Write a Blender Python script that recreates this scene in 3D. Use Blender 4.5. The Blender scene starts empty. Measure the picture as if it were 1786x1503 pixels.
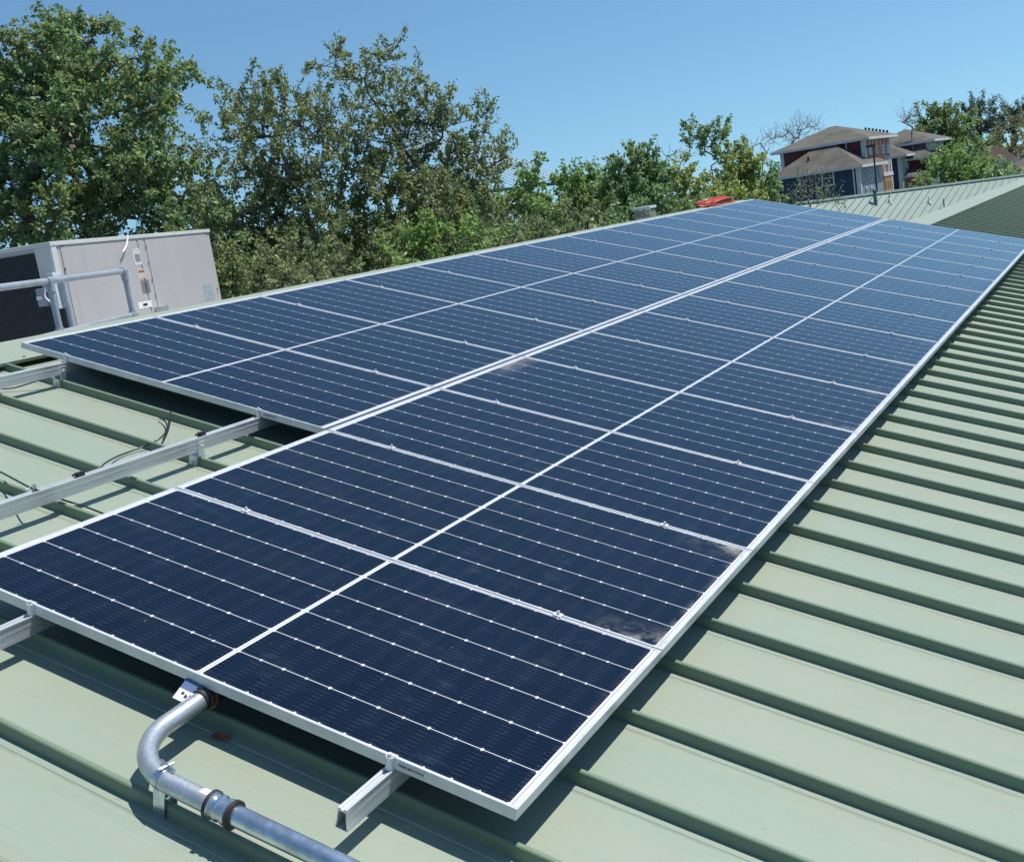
import bpy, bmesh, math, random
import numpy as np
from mathutils import Vector, Matrix

# ------------------------------------------------------------------ camera, world, sun
S = bpy.context.scene
COL = S.collection
PITCH = math.radians(16.0)          # roof pitch, downslope towards +X
ROOF = Matrix.Rotation(PITCH, 3, 'Y')   # roof frame (u down the slope, v along the ridge, w off the roof) -> world
C_ROOF = Vector((3.06242, -2.15863, 1.75339))
R_ROOF = Matrix(((0.87545567, 0.47359499, 0.09635952),
                 (0.22931672, -0.23154228, -0.94541103),
                 (-0.42543063, 0.84976229, -0.31130825)))
FPX = 1968.05                       # focal length for a 1786 px wide frame
CW = ROOF @ C_ROOF
RW = R_ROOF @ ROOF.transposed()

cam = bpy.data.cameras.new('camera')
cam.sensor_width = 36.0
cam.sensor_fit = 'HORIZONTAL'
cam.lens = 36.0 * FPX / 1786.0
cam.clip_start = 0.05
cam.clip_end = 6000
co = bpy.data.objects.new('camera', cam)
COL.objects.link(co)
rt = RW.transposed()
m = Matrix(((rt[0][0], -rt[0][1], -rt[0][2], CW.x),
            (rt[1][0], -rt[1][1], -rt[1][2], CW.y),
            (rt[2][0], -rt[2][1], -rt[2][2], CW.z), (0, 0, 0, 1)))
co.matrix_world = m
S.camera = co

SUN = (ROOF @ Vector((0.05, 0.30, 1.0))).normalized()
SUN_EL = math.asin(SUN.z)
SUN_AZ = math.atan2(SUN.x, SUN.y)
w = bpy.data.worlds.new('World')
S.world = w
w.use_nodes = True
wn = w.node_tree
bg = wn.nodes['Background']
sky = wn.nodes.new('ShaderNodeTexSky')
sky.sky_type = 'NISHITA'
sky.sun_disc = False
sky.sun_elevation = SUN_EL
sky.sun_rotation = SUN_AZ
sky.altitude = 0
sky.air_density = 1.0
sky.dust_density = 0.2
sky.ozone_density = 2.0
tc = wn.nodes.new('ShaderNodeTexCoord')
mp = wn.nodes.new('ShaderNodeMapping')          # the blue of the upper sky is pulled down towards the horizon (a very clear day)
mp.inputs[1].default_value = (0, 0, 0.10)
wn.links.new(tc.outputs['Generated'], mp.inputs[0])
wn.links.new(mp.outputs[0], sky.inputs[0])
tint = wn.nodes.new('ShaderNodeMix'); tint.data_type = 'RGBA'; tint.blend_type = 'MULTIPLY'
tint.inputs[0].default_value = 1.0; tint.inputs[7].default_value = (0.84, 1.11, 1.16, 1.0)
wn.links.new(sky.outputs[0], tint.inputs[6])
wn.links.new(tint.outputs[2], bg.inputs[0])
bg.inputs[1].default_value = 0.082
sl = bpy.data.lights.new('sun', 'SUN')
sl.energy = 4.0
sl.angle = math.radians(0.55)
sl.color = (1.0, 0.95, 0.88)
so = bpy.data.objects.new('sun', sl)
so.rotation_euler = (-SUN).to_track_quat('-Z', 'Y').to_euler()
COL.objects.link(so)
S.view_settings.view_transform = 'Standard'
S.view_settings.look = 'None'
S.view_settings.exposure = 0.47
S.view_settings.gamma = 1.0
S.render.resolution_x = 1024
S.render.resolution_y = 861

# ------------------------------------------------------------------ geometry helpers
def ray(px, py):
    return rt @ Vector(((px - 893) / FPX, (py - 751.5) / FPX, 1.0))

def at(px, py, D):
    """world point seen at photo pixel, D metres along the viewing axis"""
    return CW + ray(px, py) * D

def roof_w(u, v, z):
    return ROOF @ Vector((u, v, z))

def unp(px, py, h):
    """roof coordinates of a photo pixel on the plane h above the panel tops"""
    d = R_ROOF.transposed() @ Vector(((px - 893) / FPX, (py - 751.5) / FPX, 1.0))
    s = (h - C_ROOF.z) / d.z
    return C_ROOF + d * s

class MB:
    def __init__(self):
        self.v = []; self.f = []; self.mi = []
    def add(self, vs, fs, mi=0):
        n = len(self.v)
        self.v += [tuple(p) for p in vs]
        self.f += [tuple(i + n for i in q) for q in fs]
        self.mi += [mi] * len(fs)
        return self
    def box(self, a, b, M=None, mi=0):
        x0, y0, z0 = a; x1, y1, z1 = b
        vs = [(x0,y0,z0),(x1,y0,z0),(x1,y1,z0),(x0,y1,z0),(x0,y0,z1),(x1,y0,z1),(x1,y1,z1),(x0,y1,z1)]
        if M is not None: vs = [M @ Vector(p) for p in vs]
        return self.add(vs, [(3,2,1,0),(4,5,6,7),(0,1,5,4),(1,2,6,5),(2,3,7,6),(3,0,4,7)], mi)
    def tube(self, pts, r, n=10, caps=True, mi=0):
        pts = [Vector(p) for p in pts]
        rs = r if isinstance(r, (list, tuple)) else [r] * len(pts)
        t = (pts[1] - pts[0]).normalized()
        a = Vector((0,0,1)) if abs(t.z) < 0.9 else Vector((1,0,0))
        nx = t.cross(a).normalized()
        vs = []; fs = []
        for i, p in enumerate(pts):
            if i == 0: t = pts[1] - pts[0]
            elif i == len(pts) - 1: t = pts[-1] - pts[-2]
            else: t = (pts[i+1] - pts[i]).normalized() + (pts[i] - pts[i-1]).normalized()
            t = t.normalized()
            nx = (nx - t * nx.dot(t)).normalized()
            ny = t.cross(nx)
            for k in range(n):
                q = 2 * math.pi * k / n
                vs.append(p + (nx * math.cos(q) + ny * math.sin(q)) * rs[i])
        for i in range(len(pts) - 1):
            for k in range(n):
                k2 = (k + 1) % n
                fs.append((i*n+k, i*n+k2, (i+1)*n+k2, (i+1)*n+k))
        if caps:
            fs.append(tuple(range(n-1, -1, -1)))
            fs.append(tuple((len(pts)-1)*n + k for k in range(n)))
        return self.add(vs, fs, mi)
    def prism(self, prof, p0, ax, ay, az, mi=0):
        """profile (list of 2d points) in ax, ay swept along vector az from p0"""
        p0 = Vector(p0); n = len(prof)
        b = [p0 + ax * x + ay * y for x, y in prof]
        vs = b + [q + az for q in b]
        fs = [(i, (i+1) % n, (i+1) % n + n, i + n) for i in range(n)]
        fs += [tuple(range(n-1, -1, -1)), tuple(range(n, 2*n))]
        return self.add(vs, fs, mi)
    def build(self, name, mats, parent=None, smooth=False, bevel=0, recalc=True):
        me = bpy.data.meshes.new(name)
        me.from_pydata(self.v, [], self.f)
        if not isinstance(mats, (list, tuple)): mats = [mats]
        for mm in mats: me.materials.append(mm)
        me.polygons.foreach_set('material_index', self.mi)
        if recalc:
            bm = bmesh.new(); bm.from_mesh(me)
            bmesh.ops.recalc_face_normals(bm, faces=bm.faces)
            bm.to_mesh(me); bm.free()
        if smooth:
            me.polygons.foreach_set('use_smooth', [True] * len(me.polygons))
        o = bpy.data.objects.new(name, me)
        COL.objects.link(o)
        if smooth:
            md = o.modifiers.new('edges', 'EDGE_SPLIT'); md.split_angle = math.radians(40)
        if bevel:
            md = o.modifiers.new('bevel', 'BEVEL'); md.width = bevel; md.segments = 2; md.limit_method = 'ANGLE'
        if parent is not None: o.parent = parent
        return o

def tag(o, label=None, cat=None, group=None, kind=None):
    if label: o['label'] = label
    if cat: o['category'] = cat
    if group: o['group'] = group
    if kind: o['kind'] = kind
    return o

def thing(name, label, cat, loc=(0,0,0), rot=(0,0,0), group=None):
    o = bpy.data.objects.new(name, None)
    o.empty_display_size = 0.2
    o.location = loc; o.rotation_euler = rot
    COL.objects.link(o)
    return tag(o, label, cat, group)

def roof_thing(name, label, cat, u, v, z, group=None):
    return thing(name, label, cat, roof_w(u, v, z), (0, PITCH, 0), group)

def dup(root, loc, label, rot=None):
    r = root.copy(); COL.objects.link(r); r.location = loc
    if rot is not None: r.rotation_euler = rot
    r['label'] = label
    for ch in list(root.children):
        c = ch.copy(); COL.objects.link(c); c.parent = r
        for g in ch.children:
            d = g.copy(); COL.objects.link(d); d.parent = c
    return r

# ------------------------------------------------------------------ material helpers
class NT:
    def __init__(self, name):
        self.m = bpy.data.materials.new(name); self.m.use_nodes = True
        self.t = self.m.node_tree
        self.b = self.t.nodes['Principled BSDF']
        self.out = self.t.nodes['Material Output']
    def n(self, typ, **kw):
        x = self.t.nodes.new(typ)
        for k, v in kw.items(): setattr(x, k, v)
        return x
    def l(self, a, b): self.t.links.new(a, b)
    def put(self, sock, v):
        if hasattr(v, 'is_linked'): self.l(v, sock)
        else: sock.default_value = v
    def op(self, o, a, b=0.0, c=0.0):
        x = self.n('ShaderNodeMath', operation=o)
        self.put(x.inputs[0], a); self.put(x.inputs[1], b)
        if o in ('MULTIPLY_ADD', 'SMOOTH_MIN', 'COMPARE', 'WRAP'): self.put(x.inputs[2], c)
        return x.outputs[0]
    def lt(self, a, b): return self.op('LESS_THAN', a, b)
    def gt(self, a, b): return self.op('GREATER_THAN', a, b)
    def mul(self, a, b): return self.op('MULTIPLY', a, b)
    def addn(self, a, b): return self.op('ADD', a, b)
    def sub(self, a, b): return self.op('SUBTRACT', a, b)
    def mx(self, a, b): return self.op('MAXIMUM', a, b)
    def mn(self, a, b): return self.op('MINIMUM', a, b)
    def ab(self, a): return self.op('ABSOLUTE', a)
    def smooth(self, v, a, b, lo=0.0, hi=1.0):
        x = self.n('ShaderNodeMapRange', interpolation_type='SMOOTHSTEP')
        self.put(x.inputs[0], v); x.inputs[1].default_value = a; x.inputs[2].default_value = b
        x.inputs[3].default_value = lo; x.inputs[4].default_value = hi
        return x.outputs[0]
    def mix(self, f, a, b, mode='MIX'):
        x = self.n('ShaderNodeMix', data_type='RGBA', blend_type=mode)
        self.put(x.inputs[0], f)
        self.put(x.inputs[6], a if hasattr(a, 'is_linked') else (*a, 1.0))
        self.put(x.inputs[7], b if hasattr(b, 'is_linked') else (*b, 1.0))
        return x.outputs[2]
    def obj(self):
        c = self.n('ShaderNodeTexCoord')
        return c.outputs['Object']
    def scale(self, vec, s):
        x = self.n('ShaderNodeMapping'); self.l(vec, x.inputs[0]); x.inputs[3].default_value = s
        return x.outputs[0]
    def noise(self, vec, s, detail=4, rough=0.55):
        x = self.n('ShaderNodeTexNoise'); 
        if vec is not None: self.l(vec, x.inputs['Vector'])
        x.inputs['Scale'].default_value = s; x.inputs['Detail'].default_value = detail
        x.inputs['Roughness'].default_value = rough
        return x.outputs[0]
    def bump(self, h, strength=0.2, dist=0.01):
        x = self.n('ShaderNodeBump'); self.l(h, x.inputs['Height'])
        x.inputs['Strength'].default_value = strength; x.inputs['Distance'].default_value = dist
        self.l(x.outputs[0], self.b.inputs['Normal'])
    def set(self, **kw):
        for k, v in kw.items():
            s = self.b.inputs[k.replace('_', ' ')]
            if isinstance(v, tuple) and len(v) == 3: v = (*v, 1.0)
            self.put(s, v)
        return self

def simple(name, col, rough=0.5, metal=0.0, var=0.15, ns=3.0, bump=0.0, spec=0.5):
    k = NT(name)
    p = k.obj()
    f = k.smooth(k.noise(p, ns, 5), 0.3, 0.7)
    d = tuple(c * (1 - var) for c in col); l = tuple(min(1, c * (1 + var)) for c in col)
    k.set(Base_Color=k.mix(f, d, l), Metallic=metal)
    k.set(Roughness=k.addn(rough - 0.06, k.mul(k.noise(p, ns * 4, 3), 0.12)))
    k.b.inputs['Specular IOR Level'].default_value = spec
    if bump: k.bump(k.noise(p, ns * 8, 4), bump, 0.01)
    return k.m

GREEN = (0.335, 0.425, 0.315)
SEAM = 0.3828; SEAM0 = 0.045

def mat_roof(name='green_roof_paint', seam_dirt=True, tone=(1.0, 1.0, 1.0)):
    k = NT(name); p = k.obj()
    big = k.noise(k.scale(p, (0.5, 2.2, 1)), 1.1, 4)
    st = k.noise(k.scale(p, (0.9, 14, 1)), 2.0, 5, 0.65)
    cl = k.noise(p, 3.2, 6, 0.6)
    c = k.mix(k.smooth(big, 0.3, 0.7), (0.247, 0.311, 0.252), (0.275, 0.318, 0.247))
    c = k.mix(k.mul(k.smooth(st, 0.42, 0.70), 0.45), c, (0.292, 0.307, 0.226))
    c = k.mix(k.mul(k.smooth(cl, 0.52, 0.75), 0.30), c, (0.277, 0.328, 0.288))
    run = k.noise(k.scale(p, (0.35, 30, 1)), 1.3, 6, 0.7)
    c = k.mix(k.mul(k.smooth(run, 0.50, 0.68), 0.30), c, (0.290, 0.272, 0.205))
    c = k.mix(k.mul(k.smooth(run, 0.49, 0.34), 0.30), c, (0.198, 0.265, 0.215))
    sp = k.noise(k.scale(p, (1, 1.6, 1)), 46, 2, 0.5)
    grp = k.noise(p, 2.3, 2)
    spots = k.mul(k.smooth(sp, 0.70, 0.76), k.smooth(grp, 0.45, 0.62))
    c = k.mix(k.mul(spots, 0.55), c, (0.124, 0.139, 0.095))
    scr = k.noise(k.scale(p, (6, 55, 1)), 1.6, 3, 0.5)
    c = k.mix(k.mul(k.mul(k.smooth(scr, 0.68, 0.74), k.smooth(cl, 0.5, 0.6)), 0.35), c, (0.146, 0.161, 0.109))
    if seam_dirt:
        sx = k.n('ShaderNodeSeparateXYZ'); k.l(p, sx.inputs[0])
        ph = k.mul(k.op('FRACT', k.op('DIVIDE', k.sub(sx.outputs[1], SEAM0), SEAM)), SEAM)
        line = k.lt(k.ab(k.sub(ph, SEAM - 0.052)), 0.0016)
        brk = k.smooth(k.noise(k.scale(p, (1.5, 3, 1)), 5, 4, 0.7), 0.42, 0.60)
        c = k.mix(k.mul(k.mul(line, brk), 0.6), c, (0.139, 0.124, 0.073))
        foot = k.lt(k.ab(k.sub(ph, 0.040)), 0.008)
        c = k.mix(k.mul(k.mul(foot, k.smooth(st, 0.40, 0.62)), 0.35), c, (0.161, 0.153, 0.102))
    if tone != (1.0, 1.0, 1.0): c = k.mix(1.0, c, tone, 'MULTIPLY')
    k.set(Base_Color=c, Roughness=k.addn(0.36, k.mul(cl, 0.2)))
    k.b.inputs['Specular IOR Level'].default_value = 0.4
    k.bump(k.noise(k.scale(p, (0.8, 2.5, 1)), 1.5, 2), 0.25, 0.02)
    return k.m

M = {}
M['roof'] = mat_roof()
M['cap'] = mat_roof('green_flashing_paint', False)
M['cap_far'] = mat_roof('blue_green_roof_paint', False, (0.93, 1.0, 1.08))
M['seam'] = mat_roof('green_seam_shaded', False, (0.60, 0.71, 0.63))   # darker copy of the roof green, rib shade painted into the seams
M['alu'] = simple('anodised_aluminium_frame', (0.61, 0.63, 0.65), 0.38, 0.32, 0.09, 9)
M['rail'] = None
def mat_rail():
    k = NT('brushed_aluminium_rail'); p = k.obj()
    s = k.noise(k.scale(p, (90, 1.2, 90)), 1.0, 4, 0.6)
    d = k.noise(k.scale(p, (8, 5, 8)), 1.0, 5)
    c = k.mix(k.smooth(s, 0.3, 0.7), (0.62, 0.64, 0.66), (0.80, 0.81, 0.82))
    c = k.mix(k.mul(k.smooth(d, 0.5, 0.7), 0.45), c, (0.50, 0.50, 0.49))
    k.set(Base_Color=c, Metallic=0.6, Roughness=k.addn(0.30, k.mul(s, 0.18)))
    return k.m
M['rail'] = mat_rail()
def mat_galv():
    k = NT('galvanised_steel'); p = k.obj()
    v = k.n('ShaderNodeTexVoronoi'); k.l(p, v.inputs['Vector']); v.inputs['Scale'].default_value = 90
    n = k.noise(p, 14, 5, 0.65)
    c = k.mix(v.outputs['Distance'], (0.50, 0.54, 0.57), (0.66, 0.69, 0.71))
    c = k.mix(k.mul(k.smooth(n, 0.48, 0.68), 0.5), c, (0.36, 0.38, 0.39))
    k.set(Base_Color=c, Metallic=0.75, Roughness=k.addn(0.28, k.mul(n, 0.22)))
    return k.m
M['galv'] = mat_galv()
M['zinc'] = simple('bright_zinc', (0.60, 0.66, 0.72), 0.22, 0.9, 0.2, 20)
M['clamp'] = simple('matt_clamp_aluminium', (0.64, 0.66, 0.68), 0.45, 0.15, 0.1, 20)
M['rubber'] = simple('black_rubber', (0.022, 0.022, 0.024), 0.55, 0, 0.2, 20)
M['dark'] = simple('dark_void_metal', (0.02, 0.022, 0.025), 0.6)
M['wirebk'] = simple('black_cable_jacket', (0.018, 0.018, 0.02), 0.42)
M['white'] = simple('white_plastic', (0.75, 0.76, 0.76), 0.45, 0, 0.05)
M['backsheet'] = simple('panel_backsheet', (0.08, 0.085, 0.09), 0.5)

# ------------------------------------------------------------------ solar panel shader
PL = 2.10; PW = 0.99915; PGAP = 0.008; PWD = PW - PGAP
GLX = PL / 2 - 0.010; GLY = PWD / 2 - 0.0085     # visible glass half sizes

def mat_cells(name, soil=0.0, upper=0.0):
    k = NT(name); p = k.obj()
    s = k.n('ShaderNodeSeparateXYZ'); k.l(p, s.inputs[0])
    x, y = s.outputs[0], s.outputs[1]
    ax = k.ab(x); ay = k.ab(y)
    c0 = 0.0085; mx_ = 0.020; my_ = 0.0025
    pxx = (GLX - c0 - mx_) / 12.0; pyy = (GLY * 2 - 2 * my_) / 6.0
    fx = k.op('DIVIDE', k.sub(ax, c0), pxx)
    fy = k.op('DIVIDE', k.addn(y, GLY - my_), pyy)
    frx = k.op('FRACT', fx); fry = k.op('FRACT', fy)
    dx = k.mul(k.sub(0.5, k.ab(k.sub(frx, 0.5))), pxx)      # distance to the half-cell boundary
    dy = k.mul(k.sub(0.5, k.ab(k.sub(fry, 0.5))), pyy)
    gapy = k.lt(dy, 0.00135)
    alt = k.addn(0.0062, k.mul(k.lt(k.op('FRACT', k.mul(k.op('FLOOR', k.addn(fx, 0.5)), 0.5)), 0.25), 0.0015))
    dia = k.lt(k.addn(k.mul(dx, 1.0), dy), alt)
    out = k.mx(k.mx(k.lt(fx, 0.0), k.gt(fx, 12.0)), k.mx(k.lt(fy, 0.0), k.gt(fy, 6.0)))
    white = k.mx(k.mx(gapy, dia), out)
    # ribbon strings in the white gaps
    grey = k.mx(k.lt(ax, 0.0016), k.lt(k.ab(k.sub(ax, GLX - 0.011)), 0.0018))
    # busbars and solder pads
    by = k.op('FRACT', k.mul(fry, 9.0))
    bd = k.mul(k.ab(k.sub(by, 0.5)), pyy / 9.0)
    bus = k.lt(bd, 0.00035)
    pad = k.mul(k.lt(bd, 0.0010), k.mul(k.lt(dx, 0.0165), k.gt(k.op('FRACT', k.mul(dx, 330.0)), 0.45)))
    # slight cell to cell tone
    comb = k.n('ShaderNodeCombineXYZ')
    k.l(k.op('FLOOR', k.mul(k.addn(x, 3.0), 1.0 / pxx)), comb.inputs[0]); k.l(k.op('FLOOR', fy), comb.inputs[1])
    wnz = k.n('ShaderNodeTexWhiteNoise'); k.l(comb.outputs[0], wnz.inputs[0])
    oi = k.n('ShaderNodeObjectInfo')
    cell = k.mix(wnz.outputs[0], (0.0022, 0.0046, 0.0115), (0.0034, 0.0068, 0.0175))
    cell = k.mix(k.mul(bus, 0.5), cell, (0.05, 0.055, 0.065))
    cell = k.mix(k.mul(k.lt(dx, 0.0006), 0.5), cell, (0.012, 0.018, 0.03))
    cell = k.mix(k.mul(pad, 0.30), cell, (0.16, 0.18, 0.22))
    w_ = k.mix(k.mul(grey, 0.75), (0.62, 0.64, 0.66), (0.20, 0.22, 0.24))
    base = k.mix(white, cell, w_)
    # dust film: cloudy everywhere, heavier along the low edge
    off = k.n('ShaderNodeVectorMath', operation='ADD'); k.l(p, off.inputs[0])
    rv = k.n('ShaderNodeCombineXYZ'); k.l(k.mul(oi.outputs['Random'], 37.0), rv.inputs[0]); k.l(k.mul(oi.outputs['Random'], 91.0), rv.inputs[1])
    k.l(rv.outputs[0], off.inputs[1]); q = off.outputs[0]
    film = k.smooth(k.noise(k.scale(q, (1.0, 1.8, 1)), 3.0, 6, 0.62), 0.46, 0.80)
    wisp = k.smooth(k.noise(k.scale(q, (1.6, 3.0, 1)), 2.6, 8, 0.74), 0.54, 0.80)
    speck = k.smooth(k.noise(q, 75, 2, 0.5), 0.735, 0.765)
    dust = k.mul(film, 0.014)
    low = k.sub(GLX, x)
    cloud = k.noise(k.scale(q, (1, 1, 1)), 11, 7, 0.68)
    cl2 = k.smooth(cloud, 0.40, 0.68)
    edge = k.mul(k.smooth(low, 0.0, 0.05, 1, 0), 0.10 + soil * 0.35)
    dust = k.addn(dust, k.mul(edge, cl2))
    if soil:
        endd = k.mul(k.smooth(k.sub(GLY, ay), 0.0, 0.16, 1, 0), k.smooth(low, 0.0, 0.32, 1, 0))
        dust = k.addn(dust, k.mul(k.mul(endd, cl2), soil * 0.8))
    if upper:
        up = k.addn(GLX, x)
        e2 = k.mul(k.smooth(up, 0.0, 0.16, 1, 0), k.smooth(k.sub(y, -0.1), 0.0, 0.35, 0, 1))
        dust = k.addn(dust, k.mul(k.mul(e2, k.smooth(cloud, 0.3, 0.6)), upper))
    dust = k.addn(dust, k.mul(speck, 0.25))
    dust = k.mn(dust, 0.8)
    base = k.mix(dust, base, (0.37, 0.345, 0.30))
    base = k.mix(k.mul(wisp, 0.11), base, (0.21, 0.27, 0.36))     # wiped, dried-on water film
    k.set(Base_Color=base, Roughness=k.addn(0.11, k.mul(dust, 0.6)))
    k.b.inputs['IOR'].default_value = 1.5
    k.b.inputs['Specular Tint'].default_value = (0.55, 0.80, 1.0, 1)     # anti-reflective coating
    k.b.inputs['Specular IOR Level'].default_value = 0.48
    k.bump(k.noise(q, 1.2, 2), 0.04, 0.01)
    return k.m
M['cells'] = mat_cells('solar_cells')
M['cells_soiled'] = mat_cells('solar_cells_soiled_low_edge', 1.0)
M['cells_half'] = mat_cells('solar_cells_dusty_low_edge', 0.45)
M['cells_upper'] = mat_cells('solar_cells_dust_upper_edge', 0.0, 0.55)

# ------------------------------------------------------------------ THE ROOF we stand on
Z_CREST = -0.125; Z_PAN = -0.170
U_RIDGE = -2.48; U_EAVE = 7.5
V_NEAR = -5.0; V_STEP = 16.55; V_FAR = 46.0
GROUND_Z = -4.2

bld = thing('building', 'long low building under the pale green standing seam metal roof that carries the solar panels', 'building')

def roof_sheet(v0, v1, ufun, uend, name, parent, mt):
    prof = []
    k0 = math.ceil((v0 - SEAM0) / SEAM); k1 = math.floor((v1 - SEAM0) / SEAM)
    prof.append((v0, 0))
    for k in range(k0, k1 + 1):
        c = SEAM0 + k * SEAM
        for dv, h in ((-0.048, 0.0), (-0.044, 0.003), (-0.0165, 0.003), (-0.0150, 0.010), (-0.0140, 0.041), (-0.0105, 0.0445), (-0.004, 0.0449), (0.0, 0.045), (0.003, 0.043), (0.005, 0.036), (0.0060, 0.006), (0.014, 0.0)):
            if v0 < c + dv < v1: prof.append((c + dv, h))
    prof.append((v1, 0))
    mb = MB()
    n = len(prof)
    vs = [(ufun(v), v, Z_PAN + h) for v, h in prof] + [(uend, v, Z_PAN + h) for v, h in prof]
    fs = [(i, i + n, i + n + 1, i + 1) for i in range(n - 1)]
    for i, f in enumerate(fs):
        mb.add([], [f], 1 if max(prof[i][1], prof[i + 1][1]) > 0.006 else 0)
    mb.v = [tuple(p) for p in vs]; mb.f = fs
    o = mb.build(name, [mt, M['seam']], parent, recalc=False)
    return o
roofroot = bld
bld.rotation_euler = (0, PITCH, 0)
def ur2(v): return 0.16 + (v - 17.4) * 0.0155
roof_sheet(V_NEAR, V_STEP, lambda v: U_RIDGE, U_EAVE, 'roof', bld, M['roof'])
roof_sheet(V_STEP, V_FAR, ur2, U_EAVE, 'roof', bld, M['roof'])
# ridge caps: a folded sheet lying over the seam ends, with a hem and a fascia on the far side
mb = MB()
X, Y, Z = Vector((1,0,0)), Vector((0,1,0)), Vector((0,0,1))
zc = Z_CREST + 0.004
cap_prof = [(U_RIDGE - 0.03, zc + 0.012), (U_RIDGE + 0.0, zc + 0.022), (U_RIDGE + 0.30, zc), (U_RIDGE + 0.30, zc - 0.018),
            (U_RIDGE + 0.296, zc - 0.018), (U_RIDGE + 0.296, zc - 0.004), (U_RIDGE, zc + 0.016), (U_RIDGE - 0.026, zc - 0.25), (U_RIDGE - 0.03, zc - 0.25)]
mb.prism(cap_prof, (0, V_NEAR, 0), X, Z, Y * (V_STEP + 0.05 - V_NEAR))
# screws on the flange
for i in range(28):
    v = V_NEAR + 0.2 + i * SEAM * 2
    if v < V_STEP: mb.tube([(U_RIDGE + 0.27, v, zc), (U_RIDGE + 0.27, v, zc + 0.009)], 0.008, 6)
mb.build('ridge_cap', M['cap'], bld)
mb = MB()
for (va, vb) in ((V_STEP + 0.05, V_FAR),):
    a0 = ur2(va); a1 = ur2(vb)
    p = [(a0 - 0.05, va, zc - 0.03), (a0 - 0.02, va, zc + 0.02), (a0 + 0.30, va, zc), (a0 + 0.30, va, zc - 0.018)]
    q = [(a1 - 0.05, vb, zc - 0.03), (a1 - 0.02, vb, zc + 0.02), (a1 + 0.30, vb, zc), (a1 + 0.30, vb, zc - 0.018)]
    mb.add(p + q, [(0,4,5,1),(1,5,6,2),(2,6,7,3)])
mb.build('ridge_cap', M['cap'], bld)
# dark closure behind the seam ends under the cap
mb = MB()
mb.box((U_RIDGE + 0.10, V_NEAR, Z_PAN - 0.01), (U_RIDGE + 0.115, V_STEP, Z_CREST - 0.002))
mb.build('closure_strip', M['dark'], bld)
# walls and the flat roof behind the ridge (plumb, so unrotated in world space)
M['stucco'] = simple('pale_stucco', (0.42, 0.41, 0.37), 0.8, 0, 0.12, 2, 0.3)
M['membrane'] = simple('grey_roof_membrane', (0.34, 0.34, 0.33), 0.8, 0, 0.2, 1.2, 0.2)
body = thing('tmp', None, None)
rinv = Matrix.Rotation(-PITCH, 4, 'Y')
def unrot(mb):   # world coordinates -> the building's tilted local frame
    mb.v = [tuple(rinv @ Vector(p)) for p in mb.v]
    return mb
ridge_w = roof_w(U_RIDGE, 0, Z_PAN); eave_w = roof_w(U_EAVE, 0, Z_PAN); r2_w = roof_w(0.3, 0, Z_PAN)
FLAT_Z = -0.16
mb = MB()
mb.prism([(ridge_w.x, GROUND_Z), (eave_w.x - 0.5, GROUND_Z), (eave_w.x - 0.5, eave_w.z - 0.05), (ridge_w.x, ridge_w.z - 0.06)],
         (0, V_NEAR + 0.3, 0), X, Z, Y * (V_STEP - V_NEAR - 0.4))
mb.prism([(r2_w.x + 0.6, GROUND_Z), (eave_w.x - 0.5, GROUND_Z), (eave_w.x - 0.5, eave_w.z - 0.05), (r2_w.x + 0.6, r2_w.z - 0.4)],
         (0, V_STEP - 0.1, 0), X, Z, Y * (V_FAR - V_STEP - 0.3))
unrot(mb).build('wall', M['stucco'], bld)
mb = MB()
mb.box((ridge_w.x - 9.0, 2.0, GROUND_Z), (ridge_w.x - 0.08, 13.0, FLAT_Z))
unrot(mb).build('flat_roof', M['membrane'], bld)
bpy.data.objects.remove(body)

# ------------------------------------------------------------------ ground
def mat_ground():
    k = NT('grass_and_dirt'); p = k.obj()
    a = k.smooth(k.noise(p, 0.06, 6, 0.6), 0.4, 0.62)
    b = k.noise(p, 1.7, 6, 0.7)
    c = k.mix(a, (0.06, 0.085, 0.03), (0.16, 0.13, 0.08))
    c = k.mix(k.mul(k.smooth(b, 0.4, 0.7), 0.5), c, (0.035, 0.05, 0.02))
    k.set(Base_Color=c, Roughness=0.95)
    return k.m
mb = MB()
mb.add([(-3000,-3000,GROUND_Z),(3000,-3000,GROUND_Z),(3000,3000,GROUND_Z),(-3000,3000,GROUND_Z)], [(0,1,2,3)])
tag(mb.build('ground', mat_ground()), kind='structure')

# ------------------------------------------------------------------ SOLAR PANELS
def ring(mb, hx, hy, wx, wy, z0, z1):
    mb.box((-hx, -hy, z0), (hx, -hy + wy, z1)); mb.box((-hx, hy - wy, z0), (hx, hy, z1))
    mb.box((-hx, -hy + wy, z0), (-hx + wx, hy - wy, z1)); mb.box((hx - wx, -hy + wy, z0), (hx, hy - wy, z1))

def make_panel(label, cells, group):
    t = thing('solar_panel', label, 'solar panel', group=group)
    hx, hy = PL / 2, PWD / 2
    mb = MB()
    ring(mb, hx, hy, 0.010, 0.0085, -0.034, 0.0)
    mb.build('frame', M['alu'], t, bevel=0.0008)
    mb = MB(); mb.box((-GLX, -GLY, -0.0065), (GLX, GLY, -0.0022))
    mb.build('glass', cells, t)
    mb = MB(); mb.box((-GLX, -GLY, -0.0105), (GLX, GLY, -0.0068))
    mb.build('backsheet', M['backsheet'], t)
    return t

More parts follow.
